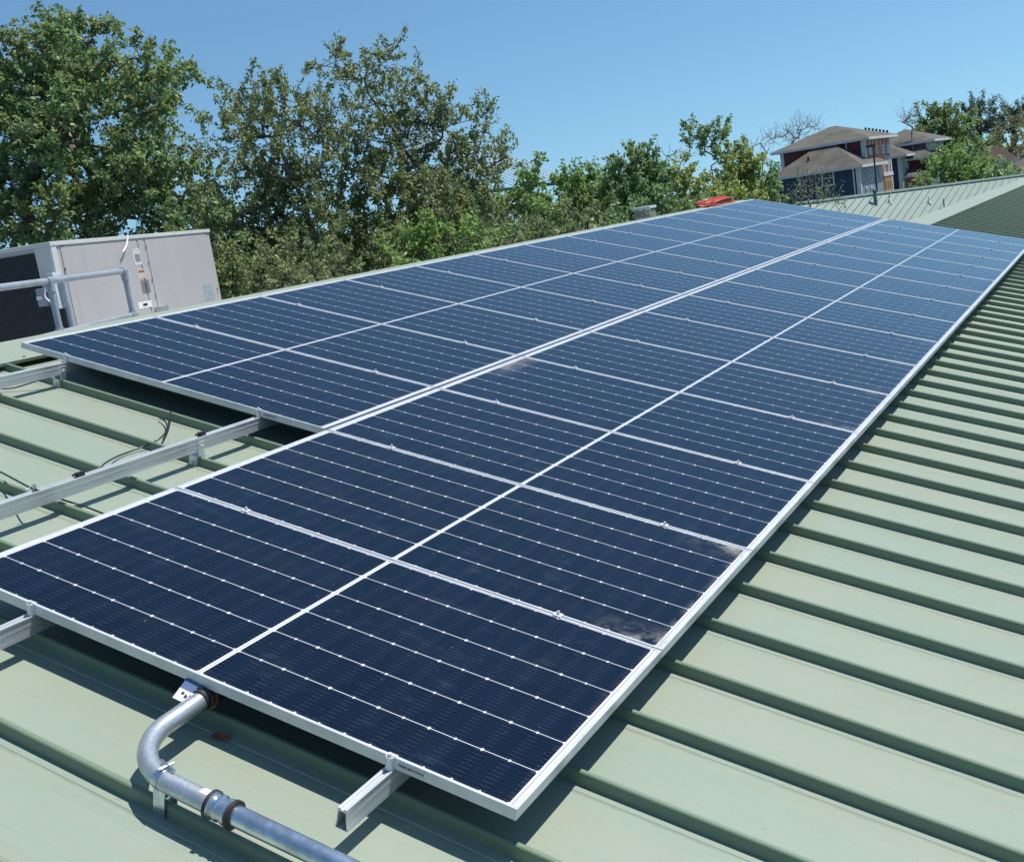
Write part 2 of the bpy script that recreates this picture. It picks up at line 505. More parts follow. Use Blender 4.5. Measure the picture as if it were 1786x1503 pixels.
ORD = ['nearest', 'second', 'third', 'fourth', 'fifth', 'sixth', 'seventh', 'eighth', 'ninth', 'tenth', 'eleventh',
       'twelfth', 'thirteenth', 'fourteenth', 'fifteenth', 'sixteenth']
def low_label(i):
    if i == 0: return 'nearest solar panel of the lower row, directly above the bent conduit'
    if i == 1: return 'solar panel with muddy lower corners, just behind the nearest one'
    if i == 15: return 'farthest solar panel of the lower row, below the far green ridge cap'
    return f'{ORD[i]} solar panel from the near end of the lower row'
def up_label(i):
    if i == 0: return 'nearest solar panel of the upper row, a black wire hanging from it'
    if i == 13: return 'farthest solar panel of the upper row, beside the red cord coil'
    return f'{ORD[i]} solar panel from the near end of the upper row'
GL, GU = 'solar panels of the lower row', 'solar panels of the upper row'
p0 = make_panel(low_label(0), M['cells'], GL)
def place_panel(root, row, k, lab, first=False):
    u = PL / 2 if row == 0 else -0.02 - PL / 2
    loc = roof_w(u, (k + 0.5) * PW, 0)
    if first:
        root.location = loc; root.rotation_euler = (0, PITCH, 0); root['label'] = lab; return root
    r = dup(root, loc, lab, (0, PITCH, 0)); r['group'] = GL if row == 0 else GU
    return r
place_panel(p0, 0, 0, low_label(0), True)
for k in range(1, 16):
    r = place_panel(p0, 0, k, low_label(k))
    sel = {1: 'cells_soiled', 3: 'cells_upper', 4: 'cells_half', 5: 'cells_half', 6: 'cells_half', 11: 'cells_half', 15: 'cells_upper'}.get(k)
    if sel:
        g = [c for c in r.children if c.name.startswith('glass')][0]
        g.data = g.data.copy(); g.data.materials[0] = M[sel]
for k in range(14):
    r = place_panel(p0, 1, k + 2, up_label(k))
    if k == 0: first_up = r
# stickers on the two exposed near frames
def barcode(parent, x):
    mb = MB()
    y = -PWD / 2 - 0.0007
    mb.box((x - 0.045, y, -0.026), (x + 0.045, y + 0.0006, -0.008), mi=0)
    rng = random.Random(5); xx = x - 0.041
    while xx < x + 0.037:
        wv = rng.choice((0.001, 0.0018, 0.003)); mb.box((xx, y - 0.0004, -0.020), (xx + wv, y, -0.012), mi=1); xx += wv + rng.choice((0.0012, 0.002))
    mb.build('barcode_label', [M['alu'], M['rubber']], parent, recalc=True)
barcode(p0, 0.74); barcode(first_up, 0.72)

# ------------------------------------------------------------------ MOUNTING RAILS with clamps and seam clamps
RAIL_P = [(-0.0200, -0.097), (0.0200, -0.097), (0.0168, -0.078), (0.0150, -0.066), (0.0158, -0.063), (0.0132, -0.050), (0.0140, -0.046), (0.0140, -0.036), (0.005, -0.036), (0.005, -0.0405),
          (-0.005, -0.0405), (-0.005, -0.036), (-0.0140, -0.036), (-0.0140, -0.046), (-0.0132, -0.050), (-0.0158, -0.063), (-0.0150, -0.066), (-0.0168, -0.078)]
RAIL_I = [(-0.0165, -0.0955), (0.0165, -0.0955), (0.0138, -0.078), (0.0122, -0.066), (0.0122, -0.063), (0.0108, -0.052), (0.0108, -0.049), (0.0108, -0.0465), (0.003, -0.0455), (0.003, -0.0450),
          (-0.003, -0.0450), (-0.003, -0.0455), (-0.0108, -0.0465), (-0.0108, -0.049), (-0.0108, -0.052), (-0.0122, -0.063), (-0.0122, -0.066), (-0.0138, -0.078)]
def rail_bar(v0, v1):
    n = len(RAIL_P); mb = MB(); vs = []
    for prof, v in ((RAIL_P, v0), (RAIL_P, v1), (RAIL_I, v0), (RAIL_I, v1)): vs += [(x, v, z) for x, z in prof]
    fs = []
    for i in range(n):
        k = (i + 1) % n
        fs += [(i, k, n + k, n + i), (2*n + k, 2*n + i, 3*n + i, 3*n + k), (k, i, 2*n + i, 2*n + k), (n + i, n + k, 3*n + k, 3*n + i)]
    return mb.add(vs, fs)
def clamp_end(mb, v):
    n = 10; pr = []
    for i in range(n + 1):
        a = math.pi * (1 - i / n); pr.append((math.cos(a) * 0.0125, -math.sin(a) * 0.016))
    pr += [(0.0125, -0.001), (-0.0125, -0.001)]
    mb.prism(pr, (0, v, -0.036), X, Y, Z * 0.038)
    pr2 = [(x * 0.8, y * 0.8 ) for x, y in pr]
    mb.prism(pr2, (0, v, 0.002), X, Y, Z * 0.004)
    mb.box((-0.0125, v - 0.001, 0.0008), (0.0125, v + 0.010, 0.003))
    mb.tube([(0, v - 0.006, 0.005), (0, v - 0.006, 0.012)], 0.006, 8)
def clamp_mid(mb, v):
    mb.box((-0.015, v - 0.013, 0.0006), (0.015, v + 0.013, 0.0036))
    mb.box((-0.015, v - 0.0030, -0.034), (0.015, v + 0.0030, 0.0006))
    mb.tube([(0, v, 0.0034), (0, v, 0.0085)], 0.0075, 8)
    mb.tube([(0, v, 0.0083), (0, v, 0.0155)], 0.0048, 6)
def seam_clamp_mesh():
    mb = MB()
    mb.box((-0.022, -0.030, -0.047), (0.022, -0.0165, -0.004)); mb.box((-0.022, 0.0165, -0.047), (0.022, 0.030, -0.004))
    mb.box((-0.022, -0.030, -0.004), (0.022, 0.030, 0.006))
    mb.box((0.021, -0.018, 0.004), (0.026, 0.018, 0.075))
    mb.tube([(0.026, 0, 0.05), (0.036, 0, 0.05)], 0.008, 6)
    mb.tube([(0.0, -0.03, -0.026), (0.0, -0.042, -0.026)], 0.007, 6)
    return mb
sc_mesh = None
def make_rail(u, v0, v1, k0, label, ends):
    global sc_mesh
    t = roof_thing('mounting_rail', label, 'rail', u, 0, 0, 'aluminium rails under the solar panels')
    mb = rail_bar(v0, v1)
    mb.build('rail_bar', M['rail'], t)
    mb = MB(); clamp_end(mb, k0 * PW + PGAP / 2); mb.build('end_clamp', M['clamp'], t, smooth=True)
    first = None
    for k in range(k0 + 1, 16):
        if first is None:
            mb = MB(); clamp_mid(mb, 0); first = mb.build('mid_clamp', M['clamp'], t, smooth=True); first.location = (0, k * PW, 0)
        else:
            c = first.copy(); COL.objects.link(c); c.parent = t; c.location = (0, k * PW, 0)
    i = 0
    kk = math.ceil((v0 - SEAM0) / SEAM)
    while SEAM0 + kk * SEAM < v1:
        v = SEAM0 + kk * SEAM
        if kk % 3 == ends:
            if sc_mesh is None:
                o = seam_clamp_mesh().build('seam_clamp', M['rail'], t); sc_mesh = o
            else:
                o = sc_mesh.copy(); COL.objects.link(o); o.parent = t
            o.location = (-0.0 , v, Z_CREST)
        kk += 1
    return t
make_rail(1.724, -0.205, 16.05, 0, 'silver aluminium rail with its cut open end sticking out below the nearest panel corner', 2)
make_rail(0.37, -0.30, 16.05, 0, 'short aluminium rail end leaving the left edge of the frame under the nearest panel', 1)
RM = make_rail(-0.42, -1.2, 16.05, 2, 'long bare aluminium rail lying across open green roof between the two rows', 1)
RU = make_rail(-1.764, -1.2, 16.05, 2, 'bare aluminium rail nearest the ridge, running out past the upper row of panels', 2)

# ------------------------------------------------------------------ CONDUIT
cd = roof_thing('conduit', 'bent galvanised steel conduit coming out from under the nearest panel and running down the seam', 'conduit', 0, 0, 0)
ZP = -0.068; RP = 0.0275
path = []
for (u, v) in ((1.068, 0.30), (1.072, 0.10), (1.080, 0.02), (1.087, -0.06)): path.append(Vector((u, v, ZP)))
for i in range(13):
    a = math.radians(90 * i / 12)
    path.append(Vector((1.290 - 0.198 * math.cos(a), -0.138 - 0.204 * math.sin(a), ZP)))
path.append(Vector((1.37, -0.343, ZP))); path.append(Vector((1.425, -0.343, ZP)))
mb = MB(); mb.tube([p.lerp(q, t) for p, q in zip(path, path[1:]) for t in (0, 0.34, 0.67)] + [path[-1]], RP, 24)
mb.build('elbow', M['galv'], cd, smooth=True)
mb = MB(); mb.tube([(1.42, -0.343, ZP), (2.1, -0.338, ZP), (4.5, -0.338, ZP)], RP - 0.0005, 24)
mb.build('straight_pipe', M['zinc'], cd, smooth=True)
mb = MB()
prof = [(1.425, .028), (1.428, .036), (1.438, .0365), (1.441, .031), (1.450, .031), (1.454, .034), (1.460, .034), (1.463, .031), (1.478, .031), (1.481, .034), (1.487, .034), (1.490, .031), (1.497, .031)]
mb.tube([(u, -0.343, ZP) for u, r in prof], [r for u, r in prof], 24)
cpl = mb.build('coupling', M['zinc'], cd, smooth=True)
for uu in (1.431, 1.500):
    mb = MB()
    mb.tube([(uu - 0.006, -0.343, ZP), (uu - 0.005, -0.343, ZP), (uu + 0.005, -0.343, ZP), (uu + 0.006, -0.343, ZP)], [0.030, 0.0375, 0.0375, 0.030], 20)
    mb.build('seal_ring', M['rubber'], cpl, smooth=True)
# coupling at the panel edge
mb = MB()
mb.tube([(1.080, 0.010, ZP), (1.081, -0.006, ZP), (1.082, -0.008, ZP), (1.083, -0.020, ZP)], [0.037, 0.037, 0.033, 0.033], 20)
mb.tube([(1.074, 0.06, ZP), (1.079, 0.022, ZP)], 0.038, 20)
mb.build('seal_ring', M['rubber'], cd, smooth=True)
mb = MB(); mb.tube([(1.0792, 0.020, ZP), (1.0800, 0.012, ZP)], 0.041, 20)
mb.build('copper_ring', simple('tarnished_copper', (0.35, 0.16, 0.08), 0.4, 0.7), cd, smooth=True)
# pipe strap round the end of the bend, standing on the seam
mb = MB()
c0 = Vector((1.262, -0.338, ZP)); axs = Vector((0.97, -0.22, 0)).normalized(); side = Vector((0.22, 0.97, 0)).normalized()
lo = c0 - axs * 0.011; hi = c0 + axs * 0.011
for s in (lo, hi): pass
pts = []
for i in range(25):
    a = math.radians(-60 + 300 * i / 24)
    pts.append((math.cos(a), math.sin(a)))
outer = [(x * 0.0305, y * 0.0305) for x, y in pts]; inner = [(x * 0.0282, y * 0.0282) for x, y in reversed(pts)]
mb.prism(outer + inner, lo, side, Z, axs * 0.022)
mb.box((1.250, -0.362, Z_CREST - 0.045), (1.288, -0.3595, ZP - 0.015)); mb.box((1.250, -0.3165, Z_CREST - 0.045), (1.288, -0.314, ZP - 0.015))
mb.box((1.250, -0.3595, ZP - 0.042), (1.288, -0.3165, ZP - 0.036))
mb.tube([c0 + side * 0.012 + Vector((0, 0, 0.036)) - axs * 0.03, c0 + side * 0.012 + Vector((0, 0, 0.036)) + axs * 0.032], 0.0035, 8)
mb.tube([c0 - side * 0.014 + Vector((0, 0, 0.034)), c0 + side * 0.03 + Vector((0, 0, 0.034))], 0.004, 8)
mb.build('pipe_strap', M['zinc'], cd)
mb = MB()
for i in range(5):
    a0 = math.radians(48 + 12 * i); a1 = math.radians(60 + 12 * i); r_ = RP + 0.0008
    y0, z0, y1, z1 = math.cos(a0)*r_, math.sin(a0)*r_, math.cos(a1)*r_, math.sin(a1)*r_
    mb.add([(1.392, -0.343 + y0, ZP + z0), (1.420, -0.343 + y0, ZP + z0), (1.418, -0.343 + y1, ZP + z1), (1.395, -0.343 + y1, ZP + z1)], [(0,1,2,3)])
mb.build('paper_sticker', M['white'], cd)

# white tag hanging on the panel edge above the conduit
tg = roof_thing('wire_tag', 'white paper tag with a blue top and small black marks by the conduit', 'tag', 1.046, -0.012, -0.036)
tg.scale = (1.35, 1.35, 1.35)
mb = MB(); mb.add([(-0.022, 0.022, 0.014), (0.022, 0.022, 0.010), (0.022, -0.010, -0.008), (-0.022, -0.010, -0.006),
                   (-0.022, 0.022, 0.0145), (0.022, 0.022, 0.0105), (0.022, -0.010, -0.0075), (-0.022, -0.010, -0.0055)],
                  [(0,1,2,3),(4,5,6,7),(0,1,5,4),(1,2,6,5),(2,3,7,6),(3,0,4,7)])
mb.build('tag_top', simple('blue_grey_print', (0.10, 0.16, 0.28), 0.5), tg)
mb = MB(); mb.add([(-0.022, -0.010, -0.006), (0.022, -0.010, -0.008), (0.022, -0.032, -0.021), (-0.022, -0.032, -0.020),
                   (-0.022, -0.010, -0.0055), (0.022, -0.010, -0.0075), (0.022, -0.032, -0.0205), (-0.022, -0.032, -0.0195)],
                  [(0,1,2,3),(4,5,6,7),(0,1,5,4),(1,2,6,5),(2,3,7,6),(3,0,4,7)])
wt = mb.build('tag_face', M['white'], tg)
mb = MB()
for x0, x1, yy in ((-0.010, -0.003, 0.004), (0.001, 0.004, 0.002), (0.001, 0.008, 0.0), (0.011, 0.015, 0.003)):
    f = lambda y: -0.0070 + (y + 0.010) * 0.59
    ya = -0.019 + yy; yb = ya - 0.005
    mb.add([(x0, ya, f(ya) + .0012), (x1, ya, f(ya) + .0012), (x1, yb, f(yb) + .0012), (x0, yb, f(yb) + .0012)], [(0,1,2,3)])
mb.build('printed_mark', M['rubber'], wt)

# dead leaf in the shade under the panel edge
mb = MB()
rng = random.Random(3); n = 14; top = []
for i in range(n):
    a = 2 * math.pi * i / n
    rx, ry = 0.032 * (1 - 0.15 * rng.random()), 0.019 * (1 - 0.25 * rng.random())
    top.append((rx * math.cos(a), ry * math.sin(a), 0.006 + 0.008 * abs(math.sin(a)) + 0.002 * rng.random()))
mb.add([(0, 0, 0.004)] + top, [(0, i + 1, (i + 1) % n + 1) for i in range(n)])
lf = mb.build('dead_leaf', simple('dry_brown_leaf', (0.30, 0.10, 0.045), 0.7, 0, 0.35, 60))
lf.location = roof_w(1.158, -0.010, Z_PAN); lf.rotation_euler = (0, PITCH, 0.5)
tag(lf, 'dry brown leaf lying in the shade behind the conduit bend', 'leaf')

# ------------------------------------------------------------------ BLACK WIRES
def smooth_path(pts, n=8):
    pts = [Vector(p) for p in pts]; out = []
    P = [pts[0]] + pts + [pts[-1]]
    for i in range(1, len(P) - 2):
        a, b, c, d = P[i-1], P[i], P[i+1], P[i+2]
        for k in range(n):
            t = k / n
            out.append(0.5 * ((2*b) + (c-a)*t + (2*a-5*b+4*c-d)*t*t + (3*b-a-3*c+d)*t**3))
    out.append(pts[-1]); return out
def wire(name, label, pts, r=0.0042, mt=None, cat='wire', group=None):
    mb = MB(); mb.tube(smooth_path(pts), r, 8)
    o = mb.build(name, mt or M['wirebk'], None, smooth=True)
    o.rotation_euler = (0, PITCH, 0)
    return tag(o, label, cat, group)
def zz(x, y, h):
    return unp(x / 2.881, 560 + y / 2.881, h)
wire('black_wire', 'black wire looping from under the upper row onto the pale roof beside the long rail',
     [zz(790, 325, -0.045) + Vector((0, .05, 0)), zz(812, 345, -0.05), zz(838, 385, -0.09), zz(856, 440, -0.12), zz(852, 520, -0.145), zz(820, 595, -0.150)], 0.0040)
wire('black_wire', 'thinner black wire curving off a seam and ducking under the long rail',
     [zz(800, 485, -0.150), zz(832, 505, -0.145), zz(838, 545, -0.14), zz(800, 592, -0.118), zz(715, 632, -0.150), zz(600, 675, -0.155), zz(530, 712, -0.12), zz(505, 740, -0.12)], 0.0040)
wire('black_wire', 'black wire drooping beneath the bare rail nearest the ridge',
     [zz(-60, 335, -0.14), zz(0, 340, -0.150), zz(70, 335, -0.150), zz(150, 312, -0.13), zz(230, 285, -0.11), zz(300, 262, -0.10)], 0.0040)
wire('black_wire', 'black wire tied over the long bare rail and running down across two seams',
     [zz(-60, 735, -0.12), zz(0, 757, -0.11), zz(70, 793, -0.08), zz(150, 836, -0.033), zz(185, 848, -0.033), zz(250, 872, -0.07), zz(330, 902, -0.118), zz(410, 925, -0.14), zz(490, 955, -0.13), zz(540, 975, -0.14)], 0.0040)
wire('bare_wire_tie', 'thin twisted wire tie standing on the long rail where the black wire crosses',
     [zz(130, 848, -0.033), zz(155, 835, -0.028), zz(172, 820, -0.018), zz(180, 832, -0.022), zz(162, 826, -0.018), zz(184, 845, -0.033), zz(176, 880, -0.06), zz(181, 912, -0.09)], 0.0022, M['zinc'], 'wire tie')
for q, lab in (((380, 768), 'small black clip on the long rail, the nearer of two'), ((1005, 570), 'small black clip on the long rail, close to the upper row')):
    c = zz(*q, -0.036)
    mb = MB(); mb.box((-0.022, -0.016, 0), (0.006, 0.016, 0.010)); mb.box((-0.010, -0.024, 0.0098), (0.002, 0.024, 0.017)); mb.tube([(-0.016, -0.03, 0.006), (-0.016, 0.03, 0.006)], 0.005, 8)
    o = mb.build('cable_clip', M['rubber'], None); o.location = ROOF @ Vector((-0.42, c.y, -0.0355)); o.rotation_euler = (0, PITCH, 0)
    tag(o, lab, 'clip', 'black clips on the rail')

# ------------------------------------------------------------------ RED AND ORANGE CORD COIL on the ridge
M['red'] = simple('red_cord_jacket', (0.45, 0.035, 0.045), 0.45, 0, 0.25, 9)
M['orange'] = simple('orange_cord_jacket', (0.62, 0.13, 0.06), 0.45, 0, 0.2, 9)
rng = random.Random(8)
ck = roof_thing('extension_cord', 'heap of red and orange extension cord coiled over the far end of the ridge', 'cord', -2.50, 15.35, -0.108)
for nm, mt, cnt in (('red_cord', M['red'], 17), ('orange_cord', M['orange'], 5)):
    mb = MB()
    for i in range(cnt):
        c = Vector((rng.uniform(-.10, .03), rng.uniform(-.12, .10), 0.0))
        a = rng.uniform(0.40, 0.78); h = rng.uniform(0.02, 0.105); b = rng.uniform(0.05, 0.15)
        ph = rng.uniform(-0.3, 0.3)
        pts = []
        for j in range(22):
            q = 2 * math.pi * j / 21 
            y = math.cos(q) * a
            top = max(0, 1 - (y / 1.05) ** 2)
            pts.append(c + Vector((math.sin(q) * b + ph * 0.2 * math.cos(q), y, 0.02 + h * top * (0.55 + 0.45 * math.sin(q + ph)))))
        mb.tube(pts, 0.0115, 7)
    mb.build(nm, mt, ck, smooth=True)

# ------------------------------------------------------------------ GUARD RAIL
M['pipegrey'] = simple('grey_galvanised_pipe', (0.36, 0.40, 0.44), 0.45, 0.35, 0.12, 6)
gr = thing('guard_rail', 'grey pipe guard rail standing behind the ridge in front of the air handler', 'railing', at(225, 543, 11.0))
O = gr.location.copy()
A = at(212, 455, 11.0); A.z = CW.z + 0.075
B = at(0, 478, 8.4); B.z = A.z
dirv = (B - A); dirv.z = 0; dirv.normalize()
B = A + dirv * 4.2
def rel(p): return tuple(p - O)
dn = Vector((0, 0, -1.0))
P2 = A + dirv * 1.80
mb = MB(); mb.tube([rel(A), rel(B)], 0.027, 16); mb.build('top_pipe', M['pipegrey'], gr, smooth=True)
mb = MB(); mb.tube([rel(A + dn * .43 - dirv * 0.0), rel(B + dn * .43)], 0.025, 16); mb.build('middle_pipe', M['pipegrey'], gr, smooth=True)
for p in (A, P2, A + dirv * 4.05):
    mb = MB(); mb.tube([rel(p), rel(p + dn * 1.08)], 0.027, 16)
    mb.tube([rel(p + Vector((0, 0, 0.005))), rel(p + dn * 0.09)], 0.035, 16)
    mb.tube([rel(p + dirv * 0.06), rel(p - dirv * 0.035)], 0.035, 16)
    mb.tube([rel(p + dn * 0.39), rel(p + dn * 0.47)], 0.034, 16); mb.tube([rel(p + dn * 0.43 + dirv * .06), rel(p + dn * 0.43 - dirv * 0.06)], 0.033, 16)
    mb.build('post', M['pipegrey'], gr, smooth=True)

# ------------------------------------------------------------------ ROOFTOP AIR UNIT
def hcam(dx, dz):   # horizontal direction from camera-frame right / forward
    d = rt @ Vector((dx, 0, dz)); d.z = 0; return d.normalized()
HD = 13.0
corner = at(85, 422, HD)
ea = hcam(0.20, 0.98)            # along the long lit face, away
eb = Vector((-ea.y, ea.x, 0))    # to the left
if (rt.transposed() @ eb).x > 0: eb = -eb
ztop = corner.z
hv = thing('air_handler', 'large grey rooftop air conditioning unit with pale panels and a dark coil side', 'air conditioner', (corner.x, corner.y, FLAT_Z))
HM = Matrix(((ea.x, eb.x, 0), (ea.y, eb.y, 0), (0, 0, 1)))
def hp(a, b, z): return HM @ Vector((a, b, z))
def hbox(mb, a, b, mi=0): return mb.box(a, b, HM, mi)
H = ztop - FLAT_Z
# length from the photo: right top corner at px 362
d = ray(362, 396); 
def cross_len():
    # intersect the vertical plane of the long face with the pixel ray
    n = eb
    s = (corner - CW).dot(n) / d.dot(n)
    return ((CW + d * s) - corner).dot(ea)
LEN = cross_len()
def face_a(px, py):
    dd = ray(px, py); s = (corner - CW).dot(eb) / dd.dot(eb); q = CW + dd * s
    return (q - corner).dot(ea), q.z - FLAT_Z
def mat_cabinet():
    k = NT('warm_grey_enamel'); p = k.obj()
    n = k.noise(k.scale(p, (9, 9, 0.7)), 1.0, 5, 0.6); b = k.noise(p, 1.3, 4)
    c = k.mix(k.smooth(b, .3, .7), (0.405, 0.392, 0.388), (0.435, 0.420, 0.415))
    c = k.mix(k.mul(k.smooth(n, 0.55, 0.78), 0.35), c, (0.30, 0.285, 0.265))
    k.set(Base_Color=c, Roughness=0.5); k.bump(k.noise(p, 1.1, 2), .15, .02)
    return k.m
M['hvac'] = mat_cabinet()
M['hvac_slot'] = simple('shadow_grey_slot', (0.10, 0.10, 0.10), 0.6)
M['hvac_light'] = simple('pale_grey_enamel', (0.55, 0.56, 0.54), 0.5, 0, 0.05, 2)
M['coil'] = simple('dark_coil_fins', (0.016, 0.020, 0.028), 0.5, 0.2, 0.3, 14)
DEP = 2.2
mb = MB(); hbox(mb, (0.0, 0.0, 0.30), (LEN, DEP, H - 0.05)); mb.build('casing', M['hvac'], hv, bevel=0.006)
mb = MB(); hbox(mb, (-0.02, -0.02, H - 0.05), (LEN + 0.02, DEP + 0.02, H)); mb.build('lid', M['hvac_light'], hv, bevel=0.006)
mb = MB(); hbox(mb, (0.05, 0.05, 0.0), (LEN - .05, DEP - .05, 0.30)); mb.build('curb', M['hvac'], hv)
a1, _ = face_a(107, 480)
mb = MB(); hbox(mb, (-0.004, -0.012, 0.32), (a1, 0.0, H - 0.052)); hbox(mb, (-0.012, -0.004, 0.32), (-0.0, 0.20, H - 0.052)); mb.build('corner_post', M['hvac_light'], hv)
mb = MB(); hbox(mb, (-0.010, 0.21, 0.34), (0.0, DEP - 0.1, H - 0.10)); 
for i in range(30):
    z = 0.38 + i * (H - 0.52) / 30; hbox(mb, (-0.014, 0.22, z), (-0.010, DEP - 0.12, z + 0.008))
mb.build('coil', M['coil'], hv)
zb_ = face_a(100, 532)[1]
mb = MB(); hbox(mb, (-0.020, -0.020, 0.325), (a1 - 0.01, -0.0125, zb_)); hbox(mb, (-0.020, -0.0125, 0.325), (-0.0125, 0.20, zb_)); mb.build('lower_dark_plate', M['coil'], hv)  # flat dark plates over the foot of the corner post
# door panels with gaps
def door(px0, px1, name='access_panel'):
    x0, _ = face_a(px0, 470); x1, _ = face_a(px1, 470)
    m_ = MB(); hbox(m_, (x0, -0.010, 0.36), (x1, 0.0, H - 0.075))
    return m_.build(name, M['hvac'], hv, bevel=0.004)
door(112, 246); door(249, 258); door(262, 369)
mb = MB()
for px_, py_ in ((253, 430), (258, 459), (264, 489), (270, 516), (107, 428), (112, 470), (371, 433), (378, 504)):
    x, z = face_a(px_, py_); mb.tube([hp(x, -0.010, z), hp(x, -0.018, z)], 0.012, 8)
mb.build('screw', M['dark'], hv)
def sticker(name, px0, px1, py0, py1, mt, depth=-0.0125):
    x0, z1 = face_a(px0, py0); x1, z0 = face_a(px1, py1)
    x0b, _ = face_a(px0, (py0 + py1) / 2); x1b, _ = face_a(px1, (py0 + py1) / 2)
    m_ = MB(); hbox(m_, (x0b, depth, z0), (x1b, depth + 0.003, z1)); return m_.build(name, mt, hv)
st = sticker('notice_label', 231, 244, 434, 462, M['hvac_light'])
m_ = sticker('notice_picture', 234, 243, 444, 456, simple('grey_print', (0.22, 0.24, 0.24), 0.6), -0.014)
sticker('warning_label', 239, 254, 470, 485, simple('pale_orange_label', (0.50, 0.41, 0.36), 0.6))
sticker('warning_strip', 240, 250, 472, 475, simple('brown_print', (0.28, 0.12, 0.08), 0.6), -0.014)
x0, z0 = face_a(246, 512); x1, z1 = face_a(259, 486)
mb = MB()
for i in range(9):
    z = z0 + (z1 - z0) * i / 9; hbox(mb, (x0 + .03, -0.014, z), (x1 - .03, -0.0095, z + (z1 - z0) / 30))
mb.build('vent_louvre', M['hvac_slot'], hv)
sticker('name_plate', 240, 264, 528, 535, M['white'])
sticker('name_print', 248, 256, 530, 533, M['rubber'], -0.014)
sticker('rating_plate', 355, 371, 497, 522, simple('silver_blue_plate', (0.42, 0.50, 0.55), 0.4, 0.3, 0.3, 40))
x0, z0 = face_a(269, 541); x1, z1 = face_a(282, 533)
mb = MB(); hbox(mb, (x0, -0.10, z0 - .06), (x1, -0.01, z1)); mb.build('drain_trap', M['galv'], hv, bevel=0.005)
# peeling white strip
pts = [face_a(219, 411), face_a(217, 422), face_a(213, 432), face_a(207, 441)]
mb = MB(); mb.tube(smooth_path([hp(a, -0.03 - 0.01 * i, z) for i, (a, z) in enumerate(pts)]), 0.012, 6)
mb.build('loose_strip', M['white'], hv)
# disconnect switch, box and service conduit on the end by the corner
def endpt(px, py, off=0.0):
    dd = ray(px, py); s = (corner - ea * off - CW).dot(ea) / dd.dot(ea); q = CW + dd * s
    return (q - corner).dot(eb), q.z - FLAT_Z
b0, zt = endpt(62, 505, .12); b1, zb = endpt(85, 533, .12)
mb = MB(); hbox(mb, (-0.13, b1, zb), (-0.012, b0, zt)); dj = mb.build('disconnect_box', simple('blue_grey_enamel', (0.28, 0.33, 0.38), 0.5), hv, bevel=0.005)
mb = MB(); hbox(mb, (-0.140, b1 + 0.05, zb + 0.08), (-0.128, b1 + 0.12, zb + .12)); mb.build('handle', M['white'], dj)
b0, zt = endpt(84, 477, .12); b1, zb = endpt(108, 538, .12)
mb = MB(); hbox(mb, (-0.16, b1, zb), (-0.013, b0, zt)); sw = mb.build('control_box', simple('pale_blue_enamel', (0.50, 0.55, 0.60), 0.5), hv, bevel=0.005)
mb = MB(); hbox(mb, (-0.166, b1 + .03, zt - .16), (-0.158, b1 + .10, zt - .03)); mb.build('orange_label', simple('orange_print', (0.50, 0.24, 0.14), 0.6), sw)
mb = MB(); mb.tube(smooth_path([hp(-0.19, b1 + .08, zt - .12), hp(-0.21, b1 + .12, zt - .25), hp(-.20, b1 + .05, zt - .35), hp(-.19, b1 + .03, zb + .02)]), 0.012, 6)
mb.build('white_cable', M['white'], sw)
mb = MB(); mb.tube([hp(-0.06, -0.10, H - 0.40), hp(-0.06, -0.10, 0.3)], 0.03, 10); mb.build('service_pipe', M['pipegrey'], hv, smooth=True)

# grey louvred vent cap just behind the ridge
vc = thing('roof_vent', 'small pale grey louvred vent cap poking up behind the ridge before the red cord', 'vent', at(1125, 372, 15.5))
mb = MB()
mb.box((-0.09, -0.09, -1.2), (0.09, 0.09, -0.02)); mb.build('duct', M['hvac'], vc)
mb = MB(); mb.box((-0.13, -0.13, 0.05), (0.13, 0.13, 0.09)); mb.build('hood', M['hvac_light'], vc, bevel=0.01)
mb = MB()
for i in range(4): mb.box((-0.115, -0.115, -0.055 + i * 0.027), (0.115, 0.115, -0.045 + i * 0.027))
mb.build('louvre', M['hvac'], vc)

# ------------------------------------------------------------------ FAR WING with its own green roof
wg = thing('building_wing', 'far wing with a pale green seamed roof rising behind the end of the solar array', 'building')
A = at(1385, 356.5, 33.0); B = at(1786, 305.5, 40.0)
e = (B - A).normalized(); LW = (B - A).length + 6
sdir = Vector((-0.10, -1.0, -0.285)).normalized()
nrm = e.cross(sdir).normalized()
if nrm.z < 0: nrm = -nrm
mb = MB(); mb2 = MB()
TH = 14.0
pr = []; x = 0.0
while x < LW:
    for dx, h in ((0.0, 0.0), (0.36, 0.0), (0.366, 0.038), (0.386, 0.038), (0.392, 0.0)):
        pr.append((x + dx, h))
    x += 0.42 if False else 0.43
n = len(pr)
vs = [A + e * x + nrm * h for x, h in pr] + [A + e * x + nrm * h + sdir * TH for x, h in pr]
mb.add(vs, [(i, i + n, i + n + 1, i + 1) for i in range(n - 1)])
mb.build('roof', M['cap_far'], wg, recalc=False)
back = Vector((-sdir.x, -sdir.y, sdir.z)) 
mb = MB()
mb.add([A, A + e * LW, A + e * LW + back * 9, A + back * 9], [(0,1,2,3)])
mb.add([A - nrm * .02, A + sdir * TH - nrm * .02, A + back * 9], [(0,1,2)])
mb.build('rear_slope', M['cap_far'], wg)
mb = MB()
mb.prism([(-0.14, 0.045), (0.0, 0.075), (0.02, 0.055), (0.02, -0.16), (-0.02, -0.16), (-0.02, 0.03), (-0.14, 0.02)], A, -sdir, nrm, e * LW)
mb.build('ridge_cap', M['cap_far'], wg)
mb = MB()
z0 = GROUND_Z
q0 = A + sdir * (TH - .5); q1 = A + e * LW + sdir * (TH - .5); q2 = A + e * LW + back * 8.5; q3 = A + back * 8.5
